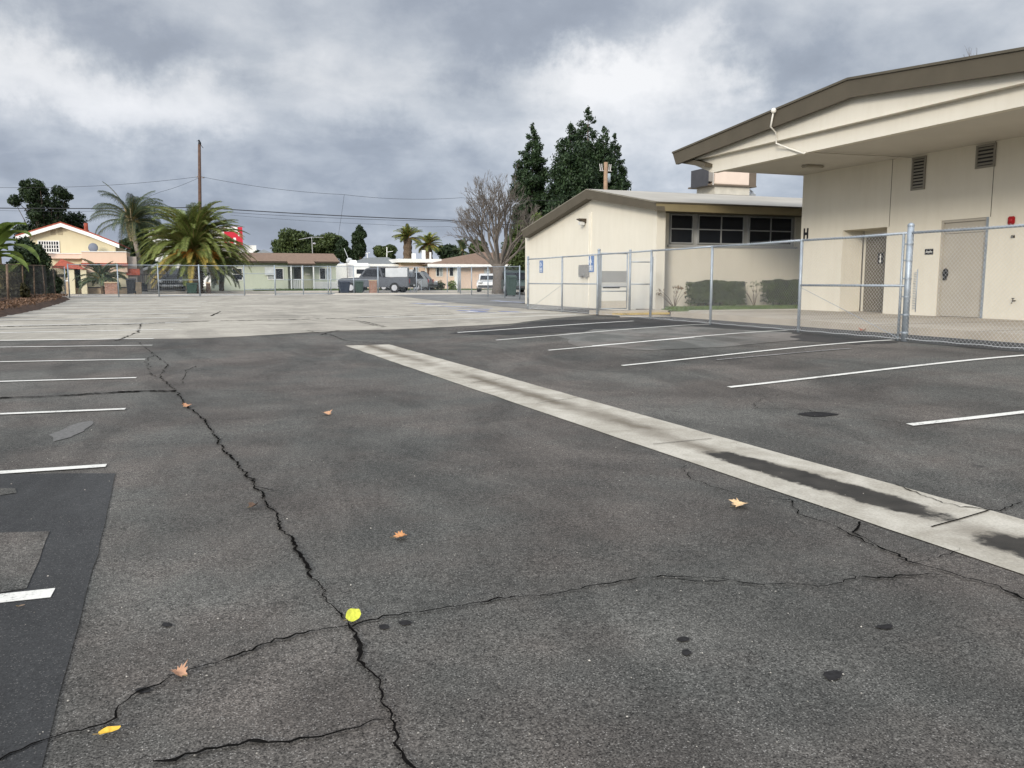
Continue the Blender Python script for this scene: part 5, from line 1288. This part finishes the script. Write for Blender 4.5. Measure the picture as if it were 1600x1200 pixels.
# wheelie bins
def bin_(px, D, ytop, col, label, wpx):
    b = onG(px, D); zt = U(px, ytop, D).z; H = zt-b.z; w_ = wpx/F*D/2
    t = thing('wheelie_bin', label, 'bin', tuple(b), 'household bins at the kerb')
    mt = M('bin_'+str(col), col, .5, var=.08)
    m = MB(); s0, s1 = w_*.74, w_*.95; z0 = b.z+.06; z1 = b.z+H*.86; i = 0
    m.prism([(b.x-s0,b.y-s0,z0),(b.x+s0,b.y-s0,z0),(b.x+s0,b.y+s0,z0),(b.x-s0,b.y+s0,z0)], (0,0,.01)); m.v = m.v[:0]; m.f = []
    m.v += [(b.x-s0,b.y-s0,z0),(b.x+s0,b.y-s0,z0),(b.x+s0,b.y+s0,z0),(b.x-s0,b.y+s0,z0),(b.x-s1,b.y-s1,z1),(b.x+s1,b.y-s1,z1),(b.x+s1,b.y+s1,z1),(b.x-s1,b.y+s1,z1)]
    m.f += [(0,3,2,1),(4,5,6,7),(0,1,5,4),(1,2,6,5),(2,3,7,6),(3,0,4,7)]; m.build('body', mt, t, bevel=.03)
    m = MB(); m.prism([(b.x-w_,b.y-w_*1.05,z1+.005),(b.x-w_,b.y+w_*1.02,z1+.005),(b.x-w_,b.y+w_*1.02,zt-.01),(b.x-w_,b.y+w_*.2,zt),(b.x-w_,b.y-w_*1.05,z1+.06)], (w_*2,0,0)); m.build('lid', mt, t, bevel=.015)
    for sx_ in (-1,1):
        m = MB(); m.tube([(b.x+sx_*w_*.7, b.y+w_*.85, b.z+.11), (b.x+sx_*w_*.92, b.y+w_*.85, b.z+.11)], .11, 12); m.build('wheel', BLACK, t)
    m = MB(); m.tube([(b.x-w_*.7,b.y+w_*1.12,z1+.02),(b.x+w_*.7,b.y+w_*1.12,z1+.02)], .02, 6); m.build('handle', mt, t)
    return t
bin_(205,54,435,(.014,.015,.018),'tall black bin between the brick and tan pillars',14)
bin_(225.5,60,441.5,(.016,.017,.020),'short dark bin behind the tan pillar',10)
bin_(300,55,442,(.018,.045,.028),'dark green bin left of the big palm trunk',17)
bin_(538,57,439,(.018,.025,.042),'dark navy bin left of the pair by the pickup',17)
bin_(561,57,438.5,(.035,.060,.045),'green bin between the navy bin and the brick mailbox pillar',13)
bin_(799,50.5,430,(.035,.060,.048),'large grey green bin against the bare tree',15)
# green house
Y4 = 78.0; h4 = thing('house', 'pale green bungalow with brown shingle roof and white framed windows', 'house', (14, Y4, .7))
zb4 = .60; ze = onY(450,410.5,Y4)[1]
x0, x1 = onY(330,430,Y4)[0], onY(450,430,Y4)[0]; x2, x3 = onY(491.5,430,Y4)[0], onY(529,430,Y4)[0]
MB().box(x0,x1,Y4,Y4+8,zb4,ze).build('wall', GREENH, h4); MB().box(x2,x3,Y4,Y4+8,zb4,ze).build('wall', GREENH, h4); MB().box(x1+.01,x2-.01,Y4+1.3,Y4+8,zb4,ze).build('porch_wall', GREENH, h4)
pbox('lower_siding', 490, 527.5, 440, 452.5, Y4-.08, .076, WSIDE, h4); pbox('side_wing', 519, 544, 417, 442, Y4+.5, 6, WSIDE, h4); pbox('side_wing', 527.6, 544, 442, 453, Y4+.5, 6, GREENH, h4)
window(527,538,421,425,Y4+.5,h4,1,1)
yr4 = Y4+4.5; ra_ = lambda px: onY(px,397,yr4)
R0, R1 = Vector((x0-3, yr4, ra_(450)[1])), Vector((ra_(521)[0], yr4, ra_(450)[1])); E = ze+.02
eL, eR = Vector((x0-3, Y4-.6, E)), Vector((onY(531,411,Y4-.6)[0], Y4-.6, E)); bR = Vector((eR.x, Y4+9.4, E)); bL = Vector((x0-3, Y4+9.4, E)); u = Vector((0,0,.09))
m = MB(); m.poly([eL+u, eR+u, R1+u, R0+u]); m.poly([eR+u, bR+u, R1+u]); m.poly([bR+u, bL+u, R0+u, R1+u]); m.poly([eL, eR, bR, bL]); m.build('roof', SHING, h4)
pe0, pe1 = onY(450,414,Y4-1.3), onY(492,414,Y4-1.3); zslope = (R0.z-E)/(yr4-(Y4-.6))
m = MB(); a, b = Vector((pe0[0], Y4-1.6, E-.10)), Vector((pe1[0], Y4-1.6, E-.10)); c, d = Vector((pe1[0], Y4+.5, E+zslope*1.1+.14)), Vector((pe0[0], Y4+.5, E+zslope*1.1+.14)); m.prism([a,b,c,d], (0,0,-.10)); m.build('porch_roof', SHING, h4)
FD = M('fascia_dark', (.05,.035,.025), .7)
m = MB(); m.box(eL.x, a.x-.01, Y4-.66, Y4-.61, E-.06, E+.1); m.box(b.x+.01, eR.x, Y4-.66, Y4-.61, E-.06, E+.1); m.build('fascia', FD, h4); MB().box(a.x, b.x, Y4-1.64, Y4-1.605, E-.26, E-.12).build('porch_fascia', FD, h4)
mm = MB(); q = [onY(px,430,Y4-1.4)[0] for px in (455,472,490)]
for x in q: mm.box(x-.06,x+.06,Y4-1.45,Y4-1.33,zb4,E-.12)
mm.build('porch_post', WHITE, h4)
dd = pbox('door', 459.5, 470.5, 418, 436, Y4+1.22, .07, M('screen_dark', (.035,.032,.03), .6), h4); m = MB(); x0_, x1_, z0_, z1_ = PR(458.5,471.5,436,451,Y4-1.38)
m.box(x0_,x1_,Y4-1.38,Y4-1.34,z1_-.07,z1_); x = x0_
while x < x1_: m.box(x,x+.07,Y4-1.37,Y4-1.345,z0_,z1_-.07); x += .16
m.build('porch_rail', WHITE, h4)
pbox('door_frame', 457.5, 459.4, 417.5, 451, Y4+1.2, .09, WHITE, h4); pbox('door_frame', 470.6, 472, 417.5, 451, Y4+1.2, .09, WHITE, h4); pbox('house_number_plate', 477, 484, 427.5, 430, Y4+1.24, .05, WHITE, h4)
window(364,378,420,437,Y4,h4,1,2); window(419,442,420,436,Y4,h4,2,1,half='l'); window(500,517,419.5,436,Y4,h4,2,1,half='r')
pbox('awning_board', 414, 428, 417.5, 430, Y4-.2, .03, M('sheet_pale', (.50,.52,.52), .6), h4)
an = thing('tv_aerial', 'thin rooftop tv aerial on a mast above the green house', 'aerial', tuple(V(488,397,yr4))); m = MB(); a = V(488.5,398,yr4); b = V(487,370.5,yr4); m.tube([a,b], .035, 6); m.build('mast', M('aerial_grey', (.36,.36,.37), .5, .4), an)
m = MB(); m.tube([V(467,374.5,yr4), b, V(505,371,yr4)], .028, 5)
for k in range(9): 
    q = V(469+k*4.2,374.2-k*.4,yr4); m.tube([q+Vector((-.1,-.5,.0)), q+Vector((.1,.5,.05))], .014, 4)
m.ell(V(491,380.5,yr4), .16,.1,.1, 8, 6); m.build('elements', M('aerial_grey', (.36,.36,.37)), an)
bushl = ['first round brown bush from the left under the green house window','second round brown bush from the left','third round brown bush from the left','fourth round brown bush from the left','middle round brown bush in the row','round brown bush just right of the middle','third round brown bush from the right end','second round brown bush from the right end','last round brown bush by the porch','green bush at the foot of the porch rail']
for (px, lab) in zip((356,367,376.5,387.5,397,406,416.5,426.6,438,457), bushl):
    rr = random.Random(int(px)); b = onG(px, 77.2); m = MB(); r = .33 if px != 457 else .3
    t = thing('round_bush', lab, 'bush', tuple(b), 'clipped round bushes before the green house'); leaves(m, b+Vector((0,0,.33)), (r,r,.36), 700, .055, rr, .6); m.ell(b+Vector((0,0,.33)), r*.72, r*.72, .28, 8, 6); m.build('foliage', LOLV if px != 457 else LMID, t, recalc=False)
    m = MB(); m.tube([b+Vector((0,0,-.05)), b+Vector((0,0,.3))], .03, 6); m.build('stem', BARK, t)
# camper
def rbox(m, c, dx, dy, x0, x1, y0, y1, z0, z1):
    """oriented box: dx,dy unit axes"""
    pts = [c+dx*x+dy*y for x, y in ((x0,y0),(x1,y0),(x1,y1),(x0,y1))]
    m.prism([Vector((p.x,p.y,c.z+z0)) for p in pts], (0,0,z1-z0))
def wheel(parent, c, dx, r=.36, w_=.24):
    m = MB(); m.tube([c-dx*w_/2, c+dx*w_/2], r, 18); o = m.build('wheel', M('tyre', (.012,.012,.012), .8), parent, smooth=False)
    m = MB(); m.tube([c-dx*(w_/2+.01), c+dx*(w_/2+.01)], r*.58, 14); m.build('rim', M('rim_grey', (.38,.38,.39), .35, .6), o); return o
cD = 68; cb = onG(561, cD); ca = thing('camper', 'white camper with dark rear window parked beside the green house', 'camper', tuple(cb)); dx = Vector((1,0,0)); dy = Vector((0,1,0))
c = Vector(cb); wd = 18/F*cD*1.0; zt = U(561,411,cD).z-c.z
m = MB(); rbox(m, c, dx, dy, -wd, wd, 0, 6.2, .45, zt); m.build('body', WHITE, ca, bevel=.12)
m = MB(); rbox(m, c, dx, dy, -wd*.18, wd*.85, -.02, .02, (U(561,428,cD).z-c.z), (U(561,421,cD).z-c.z)); m.build('rear_window', GLASS, ca, bevel=.008)
m = MB(); rbox(m, c, dx, dy, -wd*.9, -wd*.45, -.02, .02, 1.2, 2.2); m.build('side_door', M('camper_grey', (.45,.45,.45), .5), ca)
m = MB(); rbox(m, c, dx, dy, -wd, wd, -.05, .08, .40, .52); m.build('bumper', M('camper_grey', (.45,.45,.45)), ca)
m = MB(); rbox(m, c, dx, dy, -wd*.45, wd*.05, 1.0, 1.9, zt, zt+.25); m.build('roof_unit', WHITE, ca, bevel=.04)
m = MB(); 
for k in range(6): rbox(m, c, dx, dy, -wd*.98-.04, -wd*.98, -.1, -.05, .6, zt); rbox(m, c, dx, dy, -wd*.98, -wd*.72, -.1, -.06, .7+.28*k, .73+.28*k)
m.build('ladder', M('rim_grey', (.38,.38,.39)), ca)
for s_ in (-1,1): wheel(ca, c+Vector((s_*(wd-.2),1.4,.36)), dx); wheel(ca, c+Vector((s_*(wd-.2),4.9,.36)), dx)
# pickups and cars built from a side profile
def vehicle(name, label, cat, px, D, heading, L, W, H, col, kind, group=None):
    """heading: world direction of the nose"""
    b = onG(px, D); b.z = max(b.z, .60); t = thing(name, label, cat, tuple(b), group)
    f = Vector((math.cos(heading), math.sin(heading), 0)); s = Vector((-f.y, f.x, 0)); pm_ = M('paint_'+str(col), col, .35, .2, var=.05, spec=.5)
    P = lambda x, y, z: b + f*x + s*y + Vector((0,0,z))
    def sec(m, prof, y0, y1, inset=0):
        m.prism([P(x, y0, z) for x, z in prof], s*(y1-y0))
    h = H
    if kind == 'pickup':
        body = [(-L/2,.42),(L/2-.1,.42),(L/2,.6),(L/2-.05,.98),(L/2-.35,1.08),(L*.17,1.14),(-L/2,1.14)]
        cab = [(L*.21,1.12),(L*.11,h-.06),(L*.05,h),(-L*.10,h),(-L*.14,1.12)]
        sidew = [(L*.16,1.20),(L*.095,h-.12),(-L*.085,h-.12),(-L*.115,1.20)]
    else:
        body = [(-L/2,.35),(L/2-.1,.32),(L/2,.5),(L/2-.08,.78),(L*.22,.95),(-L/2+.05,1.02),(-L/2,.8)]
        cab = [(L*.24,.93),(L*.08,h-.05),(-.05*L,h),(-L*.38,h-.04),(-L*.48,.98)] if kind == 'suv' else [(L*.22,.93),(L*.08,h-.05),(-.02*L,h),(-L*.22,h-.04),(-L*.40,.98)]
        sidew = [(L*.18,1.0),(L*.07,h-.12),(-L*.34,h-.12),(-L*.42,1.04)] if kind == 'suv' else [(L*.17,.98),(L*.07,h-.1),(-L*.19,h-.1),(-L*.33,1.0)]
    m = MB(); sec(m, body, -W/2, W/2); m.build('body', pm_, t, bevel=.05)
    m = MB(); sec(m, cab, -W/2+.12, W/2-.12); cb_ = m.build('cab', pm_, t, bevel=.05)
    m = MB()
    for sg in (-1, 1): y = sg*(W/2-.112); m.prism([P(x, y, z) for x, z in sidew], s*(.012*sg))
    (x0, z0), (x1, z1) = cab[0], cab[1]; n = .02
    m.poly([P(x0+n-.05, -W/2+.22, z0+.06), P(x0+n-.05, W/2-.22, z0+.06), P(x1+n+.02, W/2-.26, z1-.04), P(x1+n+.02, -W/2+.26, z1-.04)])
    (x0, z0), (x1, z1) = cab[-1], cab[-2]
    m.poly([P(x0-n+.02, -W/2+.22, z0+.08), P(x0-n+.02, W/2-.22, z0+.08), P(x1-n, W/2-.26, z1-.06), P(x1-n, -W/2+.26, z1-.06)])
    m.build('windows', GLASS, t, recalc=False)
    for x in (L*.31, -L*.30):
        for sg in (-1, 1): wheel(t, P(x, sg*(W/2-.12), .38), s, .38 if kind == 'pickup' else .33, .26)
    for sg in (-1, 1):
        m = MB(); c0 = P(L/2-.02, sg*(W/2-.28), .78); m.ell(c0, .10 if abs(f.x) > .5 else .2, .2 if abs(f.x) > .5 else .10, .11, 10, 6); m.build('headlight', M('lamp_clear', (.62,.62,.60), .15), t)
        m = MB(); rbox(m, P(0,0,0), f, s, -L/2-.02, -L/2+.02, sg*(W/2-.16)-.08, sg*(W/2-.16)+.08, .72, 1.02); m.build('tail_light', M('lamp_red', (.28,.01,.01), .3), t)
    m = MB(); rbox(m, P(0,0,0), f, s, L/2-.01, L/2+.06, -W/2+.1, W/2-.1, .42, .56); m.build('bumper', M('chrome' if kind == 'pickup' else 'bump_dark', (.5,.5,.5) if kind == 'pickup' else (.05,.05,.05), .25, .8 if kind == 'pickup' else 0), t)
    m = MB(); rbox(m, P(0,0,0), f, s, -L/2-.08, -L/2, -W/2+.08, W/2-.08, .42, .60); m.build('rear_bumper', BLACK, t)
    return t, P, f, s
tp, P, f, s = vehicle('pickup_truck', 'dark pickup facing the lot with a silver grille behind the iron gate', 'pickup', 269, 66, math.radians(-90), 5.2, 1.95, 1.86, (.020,.022,.020), 'pickup')
m = MB(); rbox(m, P(0,0,0), f, s, 2.585, 2.64, -.62, .62, .64, .96); g_ = m.build('grille', M('grille_black', (.02,.02,.02), .5), tp); m = MB()
for k in range(9): rbox(m, P(0,0,0), f, s, 2.64, 2.665, -.60+.15*k-.02, -.60+.15*k+.02, .66, .94)
m.build('grille_bar', M('chrome', (.5,.5,.5)), g_)
m = MB(); 
for k in range(3): m.ell(P(2.66, -.45+.45*k, .44), .24, .06, .10, 10, 6)
m.build('front_lamps', M('lamp_clear', (.62,.62,.60)), tp)
tp, P, f, s = vehicle('pickup_truck', 'grey pickup with two silver tool boxes seen from behind at the kerb', 'pickup', 590, 62, math.radians(148), 5.6, 1.95, 1.85, (.055,.062,.075), 'pickup')
SIL = M('box_silver', (.36,.375,.385), .4, .5, var=.10, scale=2)
for sg in (-1,1):
    m = MB(); rbox(m, P(0,0,0), f, s, -2.65, -.95, sg*.62-.24, sg*.62+.24, 1.16, 1.78+.05*sg); m.build('tool_box', SIL, tp, bevel=.02)
m = MB(); rbox(m, P(0,0,0), f, s, -2.895, -2.885, -.2, .2, .50, .62); m.build('number_plate', WHITE, tp)
vehicle('parked_car', 'grey suv parked in front of the peach house behind the pickup', 'car', 631, 68, math.radians(150), 4.6, 1.8, 1.65, (.13,.145,.155), 'suv', 'cars parked along the street')
vehicle('parked_car', 'silver car right of the grey suv with its pale front showing', 'car', 641, 70, math.radians(-40), 4.4, 1.75, 1.45, (.42,.42,.41), 'sedan', 'cars parked along the street')
vehicle('parked_car', 'white car in the driveway just left of the bare tree trunk', 'car', 764, 64, math.radians(-110), 4.2, 1.75, 1.45, (.62,.62,.60), 'sedan', 'cars parked along the street')
vehicle('parked_car', 'dark green car with curved roof behind the large grey green bin', 'car', 803, 56, math.radians(-100), 4.4, 1.8, 1.6, (.04,.06,.055), 'suv', 'cars parked along the street')
# grey roofed peach house
Y5 = 80; h5 = thing('house', 'low peach house with grey hipped shingle roof behind the camper', 'house', (24, Y5, .7))
pbox('wall', 560, 626, 413.5, 452, Y5, 7, PEACH, h5)
E0, E1 = V(555,413,Y5-.7), V(630,413,Y5-.7); m = MB(); r0, r1 = V(572,402.5,Y5+3.5), V(606,401.8,Y5+3.5); b1, b0 = Vector((E1.x, Y5+8, E1.z)), Vector((E0.x, Y5+8, E0.z))
m.poly([E0,E1,r1,r0]); m.poly([E1,b1,r1]); m.poly([b1,b0,r0,r1]); m.poly([b0,E0,r0]); m.build('roof', SHG, h5); MB().box(E0.x, E1.x, Y5-.76, Y5-.705, E0.z-.17, E0.z+.05).build('fascia', WHITE, h5)
m = MB(); q = V(546,408,Y5-2); m.ell(q, .32,.12,.3, 12, 8); o = m.build('satellite_dish', M('dish_pale', (.42,.43,.44), .5), h5, smooth=True); MB().tube([q, q+Vector((-.3,1,1.2))], .03, 5).build('mast', M('dish_pale', (.42,.43,.44)), o)
m = MB()
for px, y0, y1 in ((574,403,395),(604.5,402,386)): m.tube([V(px,y0,Y5+3), V(px,y1,Y5+3)], .045, 6)
m.tube([V(571,396,Y5+3), V(578,395,Y5+3)], .03, 4); m.tube([V(604.5,394,Y5+3), V(614,392.5,Y5+3)], .025, 4); m.build('roof_pipe', WHITE, h5)
# flat roofed peach house
Y6 = 78.5; h6 = thing('house', 'peach house with flat white roof edge and dark wall plaque', 'house', (30, Y6, .7))
pbox('wall', 626, 669, 409, 452, Y6, 8, PEACH, h6); pbox('porch_wall', 669, 681, 412, 452, Y6+1.2, 6, M('tan_porch', (.38,.29,.19), .9), h6)
m = MB(); a, b = V(621,404.5,Y6-.8), V(690,404,Y6-.8); m.box(a.x, b.x, Y6-.8, Y6+9, a.z-.32, a.z+.02); m.build('roof', WHITE, h6)
window(626.5,637,418,427,Y6,h6,2,1,half='l'); window(646.5,653,418,431,Y6,h6,2,1,half='r'); pbox('wall_plaque', 658, 663.5, 423.5, 427.5, Y6-.05, .046, BLACK, h6); pbox('white_post', 665, 667, 411, 452, Y6-.3, .25, WHITE, h6)
for px, w_, y0 in ((647,3,396),(662.5,2.6,391),(673,1,394)): 
    q = V(px,404,Y6+3); MB().box(q.x-w_*.06, q.x+w_*.06, Y6+3, Y6+3.3, q.z-.2, V(px,y0,Y6+3).z).build('chimney', WHITE, h6)
# brown roofed pink house
Y7 = 76; h7 = thing('house', 'long pink house with brown shingle roof and white fascia behind the bare tree', 'house', (38, Y7, .7))
pbox('wall', 681, 712, 413, 453, Y7, 9, PINK, h7); pbox('wall', 762, 832, 413, 453, Y7+.6, 8, PINK, h7); pbox('white_pilaster', 710.5, 716, 413, 453, Y7-.25, .24, WHITE, h7)
pbox('garage_door', 717, 762, 417.5, 451.5, Y7+.02, .1, PINK, h7); pbox('wall', 716.1, 762, 413, 417.4, Y7+.01, 8, PINK, h7); pbox('gate_panel', 757, 766, 420, 450, Y7-.1, .08, M('pale_panel', (.50,.52,.50), .7), h7)
window(682,691,418,431,Y7,h7,2,1,half='r'); window(702.5,708,418,431,Y7,h7,1,1)
a, b = V(668,413,Y7-.9), V(845,412,Y7-.9); pk = V(754,393.5,Y7+4.5); pk2 = Vector((pk.x+9, pk.y, pk.z-.45)); c, d = Vector((b.x, Y7+9.5, b.z)), Vector((a.x, Y7+9.5, a.z)); m = MB()
m.poly([a, Vector((pk.x+2, a.y, a.z)), pk]); m.poly([Vector((pk.x+2, a.y, a.z)), b, pk2, pk]); m.poly([b, c, pk2]); m.poly([c, d, pk, pk2]); m.poly([d, a, pk]); m.build('roof', SHING, h7)
MB().box(a.x, b.x, Y7-.96, Y7-.905, a.z-.22, a.z+.04).build('fascia', WHITE, h7)
gp_ = pbox('garage_door', 790, 812, 418, 452, Y7+.5, .09, M('pale_panel', (.50,.52,.50)), h7); x0, x1, z0, z1 = PR(791,803,418,422,Y7+.5); m = MB()
for k in range(5): m.box(x0+(x1-x0)*k/5, x0+(x1-x0)*(k+.75)/5, Y7+.47, Y7+.495, z0, z1)
m.build('pane', GLASS, gp_)
# garden chain link in front of the peach house
gf = thing('garden_fence', 'low grey chain link garden fence before the peach house', 'fence', tuple(onG(655,70))); P_ = [onG(px, 66+k*.4) for k, px in enumerate((641,648,658.5,671))]
for p in P_: m = MB(); m.tube([p, p+Vector((0,0,1.05))], .03, 6); m.build('post', GALV, gf)
m = MB(); cm = MB()
for a, b in zip(P_, P_[1:]): m.tube([a+up_*1.03, b+up_*1.03], .02, 5); chainlink(cm, a, b, 1.0, r=.003, pitch=.10)
m.build('rail', GALV, gf); cm.build('wire_mesh', GALVW, gf, recalc=False)
for px, D, lab, mt in ((676,71,'small dark green plant by the peach porch',LMID),(688,71,'low leafy plant beneath the pink house window',LMID),(706,72,'yellowish potted plant beside the white pilaster',LBRT)):
    b = onG(px, D); rr = random.Random(int(px)); t = thing('garden_plant', lab, 'plant', tuple(b)); m = MB(); leaves(m, b+Vector((0,0,.45)), (.45,.4,.45), 500, .09, rr, .2); m.build('foliage', mt, t, recalc=False); MB().tube([b+Vector((0,0,-.05)), b+Vector((0,0,.5))], .03, 5).build('stem', BARK, t)
# big store behind with red sign
Y8 = 150; st_ = thing('store_building', 'far white store building with a red sign seen through the palm', 'building', (10, Y8, 0))
pbox('wall', 342, 402, 383, 470, Y8, 20, WHITE, st_); pbox('wall', 205, 345, 357, 470, Y8+3, 20, WHITE, st_); pbox('parapet', 342, 362, 354, 383, Y8+1, 10, WHITE, st_)
REDS = M('sign_red', (.50,.02,.04), .5, var=.03)
sg_ = pbox('sign_panel', 353, 381.5, 354.5, 382.5, Y8-1.5, 1.4, REDS, st_)
m = MB()
for k, (px0, px1, y0, y1) in enumerate(((347,352.6,371,380),(357,360.5,371.5,382),(367,371,371.5,382),(374.5,376.5,363,369),(354,374,354.8,362))):
    x0, x1, z0, z1 = PR(px0,px1,y0,y1,Y8-1.52); m.box(x0,x1,Y8-1.56,Y8-1.505,z0,z1)
m.build('lettering', WHITE, sg_)
rh = thing('house', 'far grey roof with a white gable just visible beside the store', 'house', (20, 110, .5)); m = MB(); a, b, c = V(395,398,105), V(412,389.5,107), V(432,398,105); m.prism([a,b,c], (0,6,0)); m.build('roof', SHG, rh); pbox('wall', 398, 429, 396.5, 440, 105.4, 5, WHITE, rh)
# ------------------------------------------------------------------ fallen leaves on the asphalt
def leaf_shape(kind, rr):
    if kind == 'maple':
        pts = []
        for k in range(22):
            a = k/22*2*math.pi; r = 1.0 if k % 4 == 0 else (.62 if k % 2 else .8)
            r *= rr.uniform(.8,1.15)*(1-.25*math.cos(a)); pts.append((math.cos(a)*r, math.sin(a)*r))
        return pts
    return [(math.cos(a)*1.0*(1+.06*math.sin(5*a)), math.sin(a)*(.82 if kind == 'round' else .45)*(1-.15*math.cos(a))) for a in [k/18*2*math.pi for k in range(18)]]
LV = [((553,972),.085,'round',(.46,.47,.05),'bright yellow green leaf lying where two cracks cross',.5,.25),
      ((172,1153),.072,'oval',(.58,.36,.04),'golden yellow leaf lying near the bottom left',.1,.9),
      ((279,1060),.080,'maple',(.36,.20,.12),'curled tan leaf sitting on the lower crack',2.2,.9),
      ((628,843),.105,'maple',(.46,.22,.09),'orange brown dry leaf in the middle of the asphalt',.2,.5),
      ((294,637),.140,'maple',(.46,.24,.13),'orange brown dry leaf at the top of the long crack',1.0,.6),
      ((510,649),.140,'maple',(.45,.25,.14),'pale orange leaf alone far along the lot',2.0,.5),
      ((1157,793),.150,'maple',(.58,.40,.22),'large pale tan leaf near the concrete gutter',.3,.5),
      ((397,795),.085,'maple',(.12,.075,.05),'small dark brown leaf beside the long crack',.8,1.0),
      ((1348,518),.20,'maple',(.30,.12,.08),'reddish leaf clump at the foot of the thick fence post',.4,.9),
      ((248,483),.20,'maple',(.20,.13,.09),'dark curled leaf far off on the pale asphalt',.4,.9),
      ((34,953),.03,'oval',(.16,.11,.07),'small brown seed pod below the white stall line at left',.3,.6)]
for i, (pc, sz, kd, col, lab, rot, curl) in enumerate(LV):
    if pc == (248,483) : continue
    rr = random.Random(i+70); b = onT(*pc); sh = leaf_shape(kd, rr); m = MB(); sz *= (.40 if i == 0 else .44)
    ca_, sa_ = math.cos(rot), math.sin(rot); n = len(sh)
    def zc(u, v): return .018+ (abs(v)**1.6)*sz*curl*.9 + .25*sz*curl*max(0, u)**2 + .1*sz*noise.noise(Vector((u*2, v*2, i)))
    tl = {0:.55, 1:.2, 2:.25}.get(i, .12)
    m.v.append((b.x, b.y, b.z+zc(0,0)+tl*sz*.6))
    for ring in (.5, 1.0):
        for u, v in sh: m.v.append((b.x+sz*ring*(u*ca_-v*sa_), b.y+sz*ring*(u*sa_+v*ca_), b.z+zc(u*ring, v*ring)+tl*sz*.6+tl*sz*ring*(u*sa_+v*ca_)))
    for k in range(n): m.f.append((0, 1+k, 1+(k+1)%n)); m.f.append((1+k, 1+n+k, 1+n+(k+1)%n, 1+(k+1)%n))
    mat = M('fallen_%d' % i, col, .6, var=.25, scale=60)
    t = thing('fallen_leaf', lab, 'leaf', tuple(b), 'fallen leaves on the asphalt'); m.build('blade', mat, t, recalc=False)
    st = MB(); st.tube([(b.x-sz*.8*ca_, b.y-sz*.8*sa_, b.z+.02), (b.x-sz*1.5*ca_, b.y-sz*1.5*sa_, b.z+.024)], .0018, 4); st.build('stalk', M('stalk', (.2,.14,.06)), t)

# loose grit on the asphalt
m = MB(); rr = random.Random(91)
for _ in range(900):
    y = 1.6 + 13*rr.random()**1.7; x = rr.uniform(-.75, 1.15)*y*.8+.2; z = terr(x, y)+.007; r = rr.uniform(.0015, .0045)*(1+y*.05)
    i = len(m.v); a0_ = rr.uniform(0, 6)
    for k in range(5): a = a0_+k*1.256; q = r*rr.uniform(.7, 1.25); m.v.append((x+math.cos(a)*q, y+math.sin(a)*q, z))
    m.v.append((x, y, z+r*rr.uniform(.6, 1.1))); m.f += [(i+k, i+(k+1) % 5, i+5) for k in range(5)]
tag(m.build('grit', leafmat('grit', (.05,.045,.04), (.42,.39,.34), rough=.9, sc_=8, trans=0), recalc=False), 'loose pale and dark grit scattered over the near asphalt', 'grit', kind='stuff')
